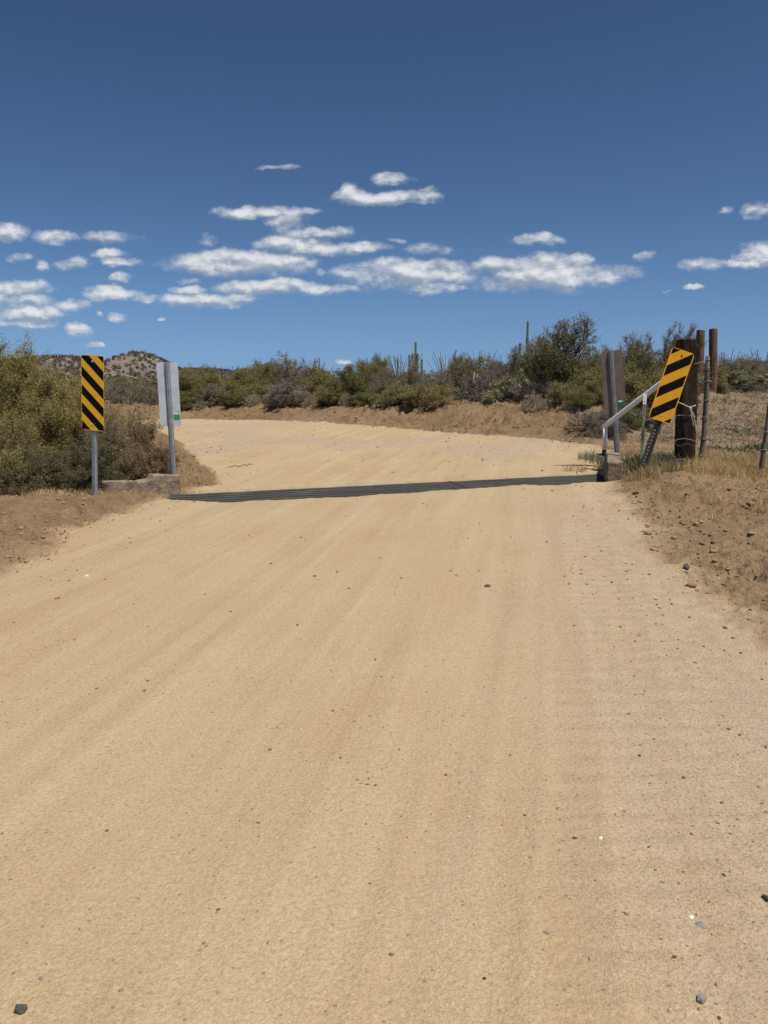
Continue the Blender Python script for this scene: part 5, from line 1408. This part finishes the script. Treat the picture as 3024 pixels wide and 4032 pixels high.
# clods on berms
n = 60000
yy = np.exp(rg.uniform(math.log(4.5), math.log(32), n)); xx = rg.uniform(-1, 1, n) * (0.56 * yy + 0.8)
z, so, dr, dl = terrain(xx, yy); cl = fbm(xx, yy, 0.9, 3, 133)
keep = (so > 0.3) & (dr < 3.2) & (dr > -0.1) & (rg.random(n) < 0.15 + sst(0.4, 0.62, cl))
xx, yy, z = xx[keep], yy[keep], z[keep]; n = len(xx)
sz = 0.006 * (0.6 + rg.pareto(2.4, n)) * (0.7 + 0.05 * yy); sz = np.minimum(sz, 0.038 + 0.0015 * yy)
scatter_stones(np.stack([xx, yy, z + sz * 0.15], 1), sz, 12, M_CLOD, 'loose_clods', 'loose reddish-brown earth clods on the banks beside the road', 'earth clods', rg.uniform(0, 1, n), 0.75)

n = 9000
yy = rg.uniform(4.6, 10.2, n); xx = np.where(rg.random(n) < 0.6, rg.uniform(2.3, 6.2, n), rg.uniform(-6.2, -2.8, n))
z, so, dr, dl = terrain(xx, yy); cl = fbm(xx, yy, 1.3, 3, 143)
keep = (so > 0.5) & (dr < 2.6) & (dr > 0.1) & (rg.random(n) < 0.06 + 0.8 * sst(0.48, 0.66, cl))
xx, yy, z = xx[keep], yy[keep], z[keep]; n = len(xx)
sz = np.minimum(0.011 * (0.7 + rg.pareto(2.6, n)), 0.05)
scatter_stones(np.stack([xx, yy, z + sz * 0.2], 1), sz, 13, M_CLOD, 'crumbled_earth', 'crumbled earth lumps heaped along both near road shoulders', 'earth clods', rg.uniform(0, 1, n), 0.8)

# ---------------------------------------------------------------- grass and weeds (stuff)
def blades(C, hgt, rg, w=0.004, spread=0.5, bend=0.35):
    n = len(C); az = rg.uniform(0, 6.28, n); sp = rg.uniform(0, spread, n)
    d = nrm(np.stack([np.cos(az) * sp, np.sin(az) * sp, np.ones(n)], 1)); s_ = nrm(np.cross(d, rg.normal(0, 1, (n, 3))))
    b_ = np.stack([np.cos(az), np.sin(az), -0.3 * np.ones(n)], 1) * bend
    h_ = hgt[:, None]; m1 = C + d * h_ * 0.55; tip = C + d * h_ * 0.95 + b_ * h_ * 0.55
    V = np.stack([C - s_ * w, C + s_ * w, m1 + s_ * w * 0.75, m1 - s_ * w * 0.75, tip], 1)
    b = np.arange(n)[:, None] * 5
    return V.reshape(-1, 3), [b + np.array([[0, 1, 2, 3]]), b + np.array([[3, 2, 4]])]
def grass(name, label, tufts, per, hgt, mat, seed, w=0.004, rad=0.05, spread=0.5, vlo=0, vhi=1, cat='grass'):
    rg = np.random.default_rng(seed); T = np.repeat(tufts, per, 0); n = len(T)
    hs = np.repeat(np.asarray(hgt), per) * rg.uniform(0.45, 1.1, n)
    C = T[:, :2] + rg.normal(0, rad, (n, 2)); z = terrain(C[:, 0], C[:, 1])[0] - 0.005
    V, F = blades(np.stack([C[:, 0], C[:, 1], z], 1), hs, rg, w, spread)
    v_ = np.clip(np.repeat(np.repeat(rg.uniform(vlo, vhi, len(tufts)), per) + rg.normal(0, .15, n), 5), 0, 1)
    return tag(link(name, mesh_np(name, V, F, mat, attrs={'v': v_})), label, cat, kind='stuff')
rg = np.random.default_rng(9)
def area(n, x0, x1, y0, y1, f=None, lo=0.0):
    xx = rg.uniform(x0, x1, n); yy = rg.uniform(y0, y1, n); keep = np.ones(n, bool)
    if f: keep = rg.random(n) < f(xx, yy)
    return np.stack([xx[keep], yy[keep]], 1)
# golden grass round the fence feet
g1 = area(900, 3.15, 6.2, 8.9, 11.4, lambda x, y: sst(0.25, 0.6, fbm(x, y, 1.6, 2, 201)) * sst(9.0, 9.6, y))
g1b = np.array([[4.10, 9.55], [4.16, 9.6], [4.20, 9.5], [3.85, 9.7], [3.95, 9.6], [4.3, 9.7], [3.7, 9.8], [3.6, 9.75], [5.15, 9.55], [5.22, 9.6], [5.3, 9.5], [5.0, 9.7], [3.1, 9.5], [3.2, 9.45], [3.3, 9.55], [3.25, 9.6], [3.4, 9.5], [3.15, 9.6], [3.35, 9.62], [3.5, 9.6], [2.55, 10.05], [2.7, 10.1], [2.62, 10.02], [2.8, 10.0], [2.78, 10.75], [2.85, 10.9], [2.7, 11.0]])
tf = np.concatenate([g1, np.repeat(g1b, 3, 0)])
grass('dry_grass', 'golden dry grass around the feet of the right-hand fence posts', tf, 22, rg.uniform(0.08, 0.22, len(tf)), M_GRASS, 1, 0.0030, 0.05, 0.55)
# fine dry litter over the right side and the slopes
g2 = area(9500, 3.0, 12, 7.2, 20.5, lambda x, y: np.clip(sst(0.34, 0.6, fbm(x, y, 0.9, 3, 202)), 0.1, 1) * (x < 0.58 * y + 1) * sst(0.5, 1.4, sdist(x, y, road_poly)))
grass('dry_stubble', 'thin dry stubble over the ground right of the road', g2, 11, rg.uniform(0.025, 0.10, len(g2)), M_GRASS, 2, 0.0035, 0.07, 0.9)
g3 = area(9000, -14, 9, 12, 31, lambda x, y: (sdist(x, y, low_poly) > 0.25) * (sdist(x, y, low_poly) < 5) * (np.abs(x) < 0.56 * y) * 0.5 * sst(0.35, 0.6, fbm(x, y, 0.6, 3, 203)))
grass('bank_tufts', 'small dry grey-brown tufts on the far earth bank', g3, 8, rg.uniform(0.04, 0.13, len(g3)), M_DRY, 3, 0.008, 0.07, 0.9)
g3 = area(1700, -14, 9, 12, 31, lambda x, y: (sdist(x, y, low_poly) > 0.3) * (sdist(x, y, low_poly) < 3.2) * (np.abs(x) < 0.56 * y) * 0.35)
grass('bank_weeds', 'sparse greenish weeds on the far earth bank', g3, 14, rg.uniform(0.04, 0.12, len(g3)), M_WEED, 4, 0.010, 0.06, 1.0)
g8 = area(7000, 3.5, 13.5, 13.0, 23.5, lambda x, y: (x < 0.6 * y + 1) * (sdist(x, y, road_poly) > 0.6) * np.clip(sst(0.3, 0.55, fbm(x, y, 0.8, 3, 205)), 0.15, 1) * (0.35 + 0.65 * (sdist(x, y, low_poly) > -0.4)))
grass('rise_stubble', 'dense grey-tan stubble on the rise behind the barbed wires', g8, 9, rg.uniform(0.04, 0.13, len(g8)), M_STUB, 11, 0.008, 0.08, 0.9)
# green weeds
g4 = np.concatenate([area(70, 3.35, 4.0, 10.2, 11.6), area(40, 3.2, 3.7, 11.2, 12.4), area(26, 3.9, 4.6, 10.0, 11.2), area(50, 3.05, 3.75, 9.5, 10.3)])
grass('green_weeds', 'grey-green weeds growing beside the right concrete block and the T-post', g4, 15, rg.uniform(0.08, 0.30, len(g4)), M_WEED, 5, 0.0035, 0.05, 0.45)
M_FWEED = leaf_mat('field_weed_green', (0.10, 0.125, 0.050), (0.16, 0.18, 0.080), (0.25, 0.26, 0.13))
p1 = [ray_hit(2250 + a / 2.1434, 1200 + b / 2.1434, base_z)[:2] for a, b in [(1190, 1235), (1215, 1225), (1365, 1240), (1400, 1235), (1445, 1215), (1480, 1225), (1500, 1240), (1540, 1210), (1580, 1225), (1610, 1200), (1640, 1220), (1660, 1200), (1500, 1100), (1380, 1090), (1520, 1255)]]
g5 = np.concatenate([np.array(p1)[:, None, :] + rg.normal(0, 0.16, (len(p1), 4, 2)).astype(float)]).reshape(-1, 2)
grass('field_weeds', 'low dark green weeds on the sandy flat behind the barbed wires', g5, 24, rg.uniform(0.04, 0.12, len(g5)), M_FWEED, 6, 0.009, 0.05, 1.1, 0, 0.4)
# left side grasses near the marker and under the bushes
g6 = np.concatenate([area(90, -4.6, -3.5, 9.5, 10.2), area(260, -9, -3.6, 9.9, 13)])
grass('left_dry_grass', 'short dry grass under the left bushes and round the marker post', g6, 12, rg.uniform(0.04, 0.14, len(g6)), M_GRASS, 7, 0.003, 0.06, 0.7)
g7 = area(420, -5.2, -2.2, 11, 18, lambda x, y: (sdist(x, y, road_poly) > 0.1) * (sdist(x, y, road_poly) < 2.2) * 0.9)
grass('pile_stubble', 'brown stubble on the earth pile beyond the silver sign', g7, 9, rg.uniform(0.04, 0.12, len(g7)), M_DRY, 8, 0.0045, 0.07, 0.9)
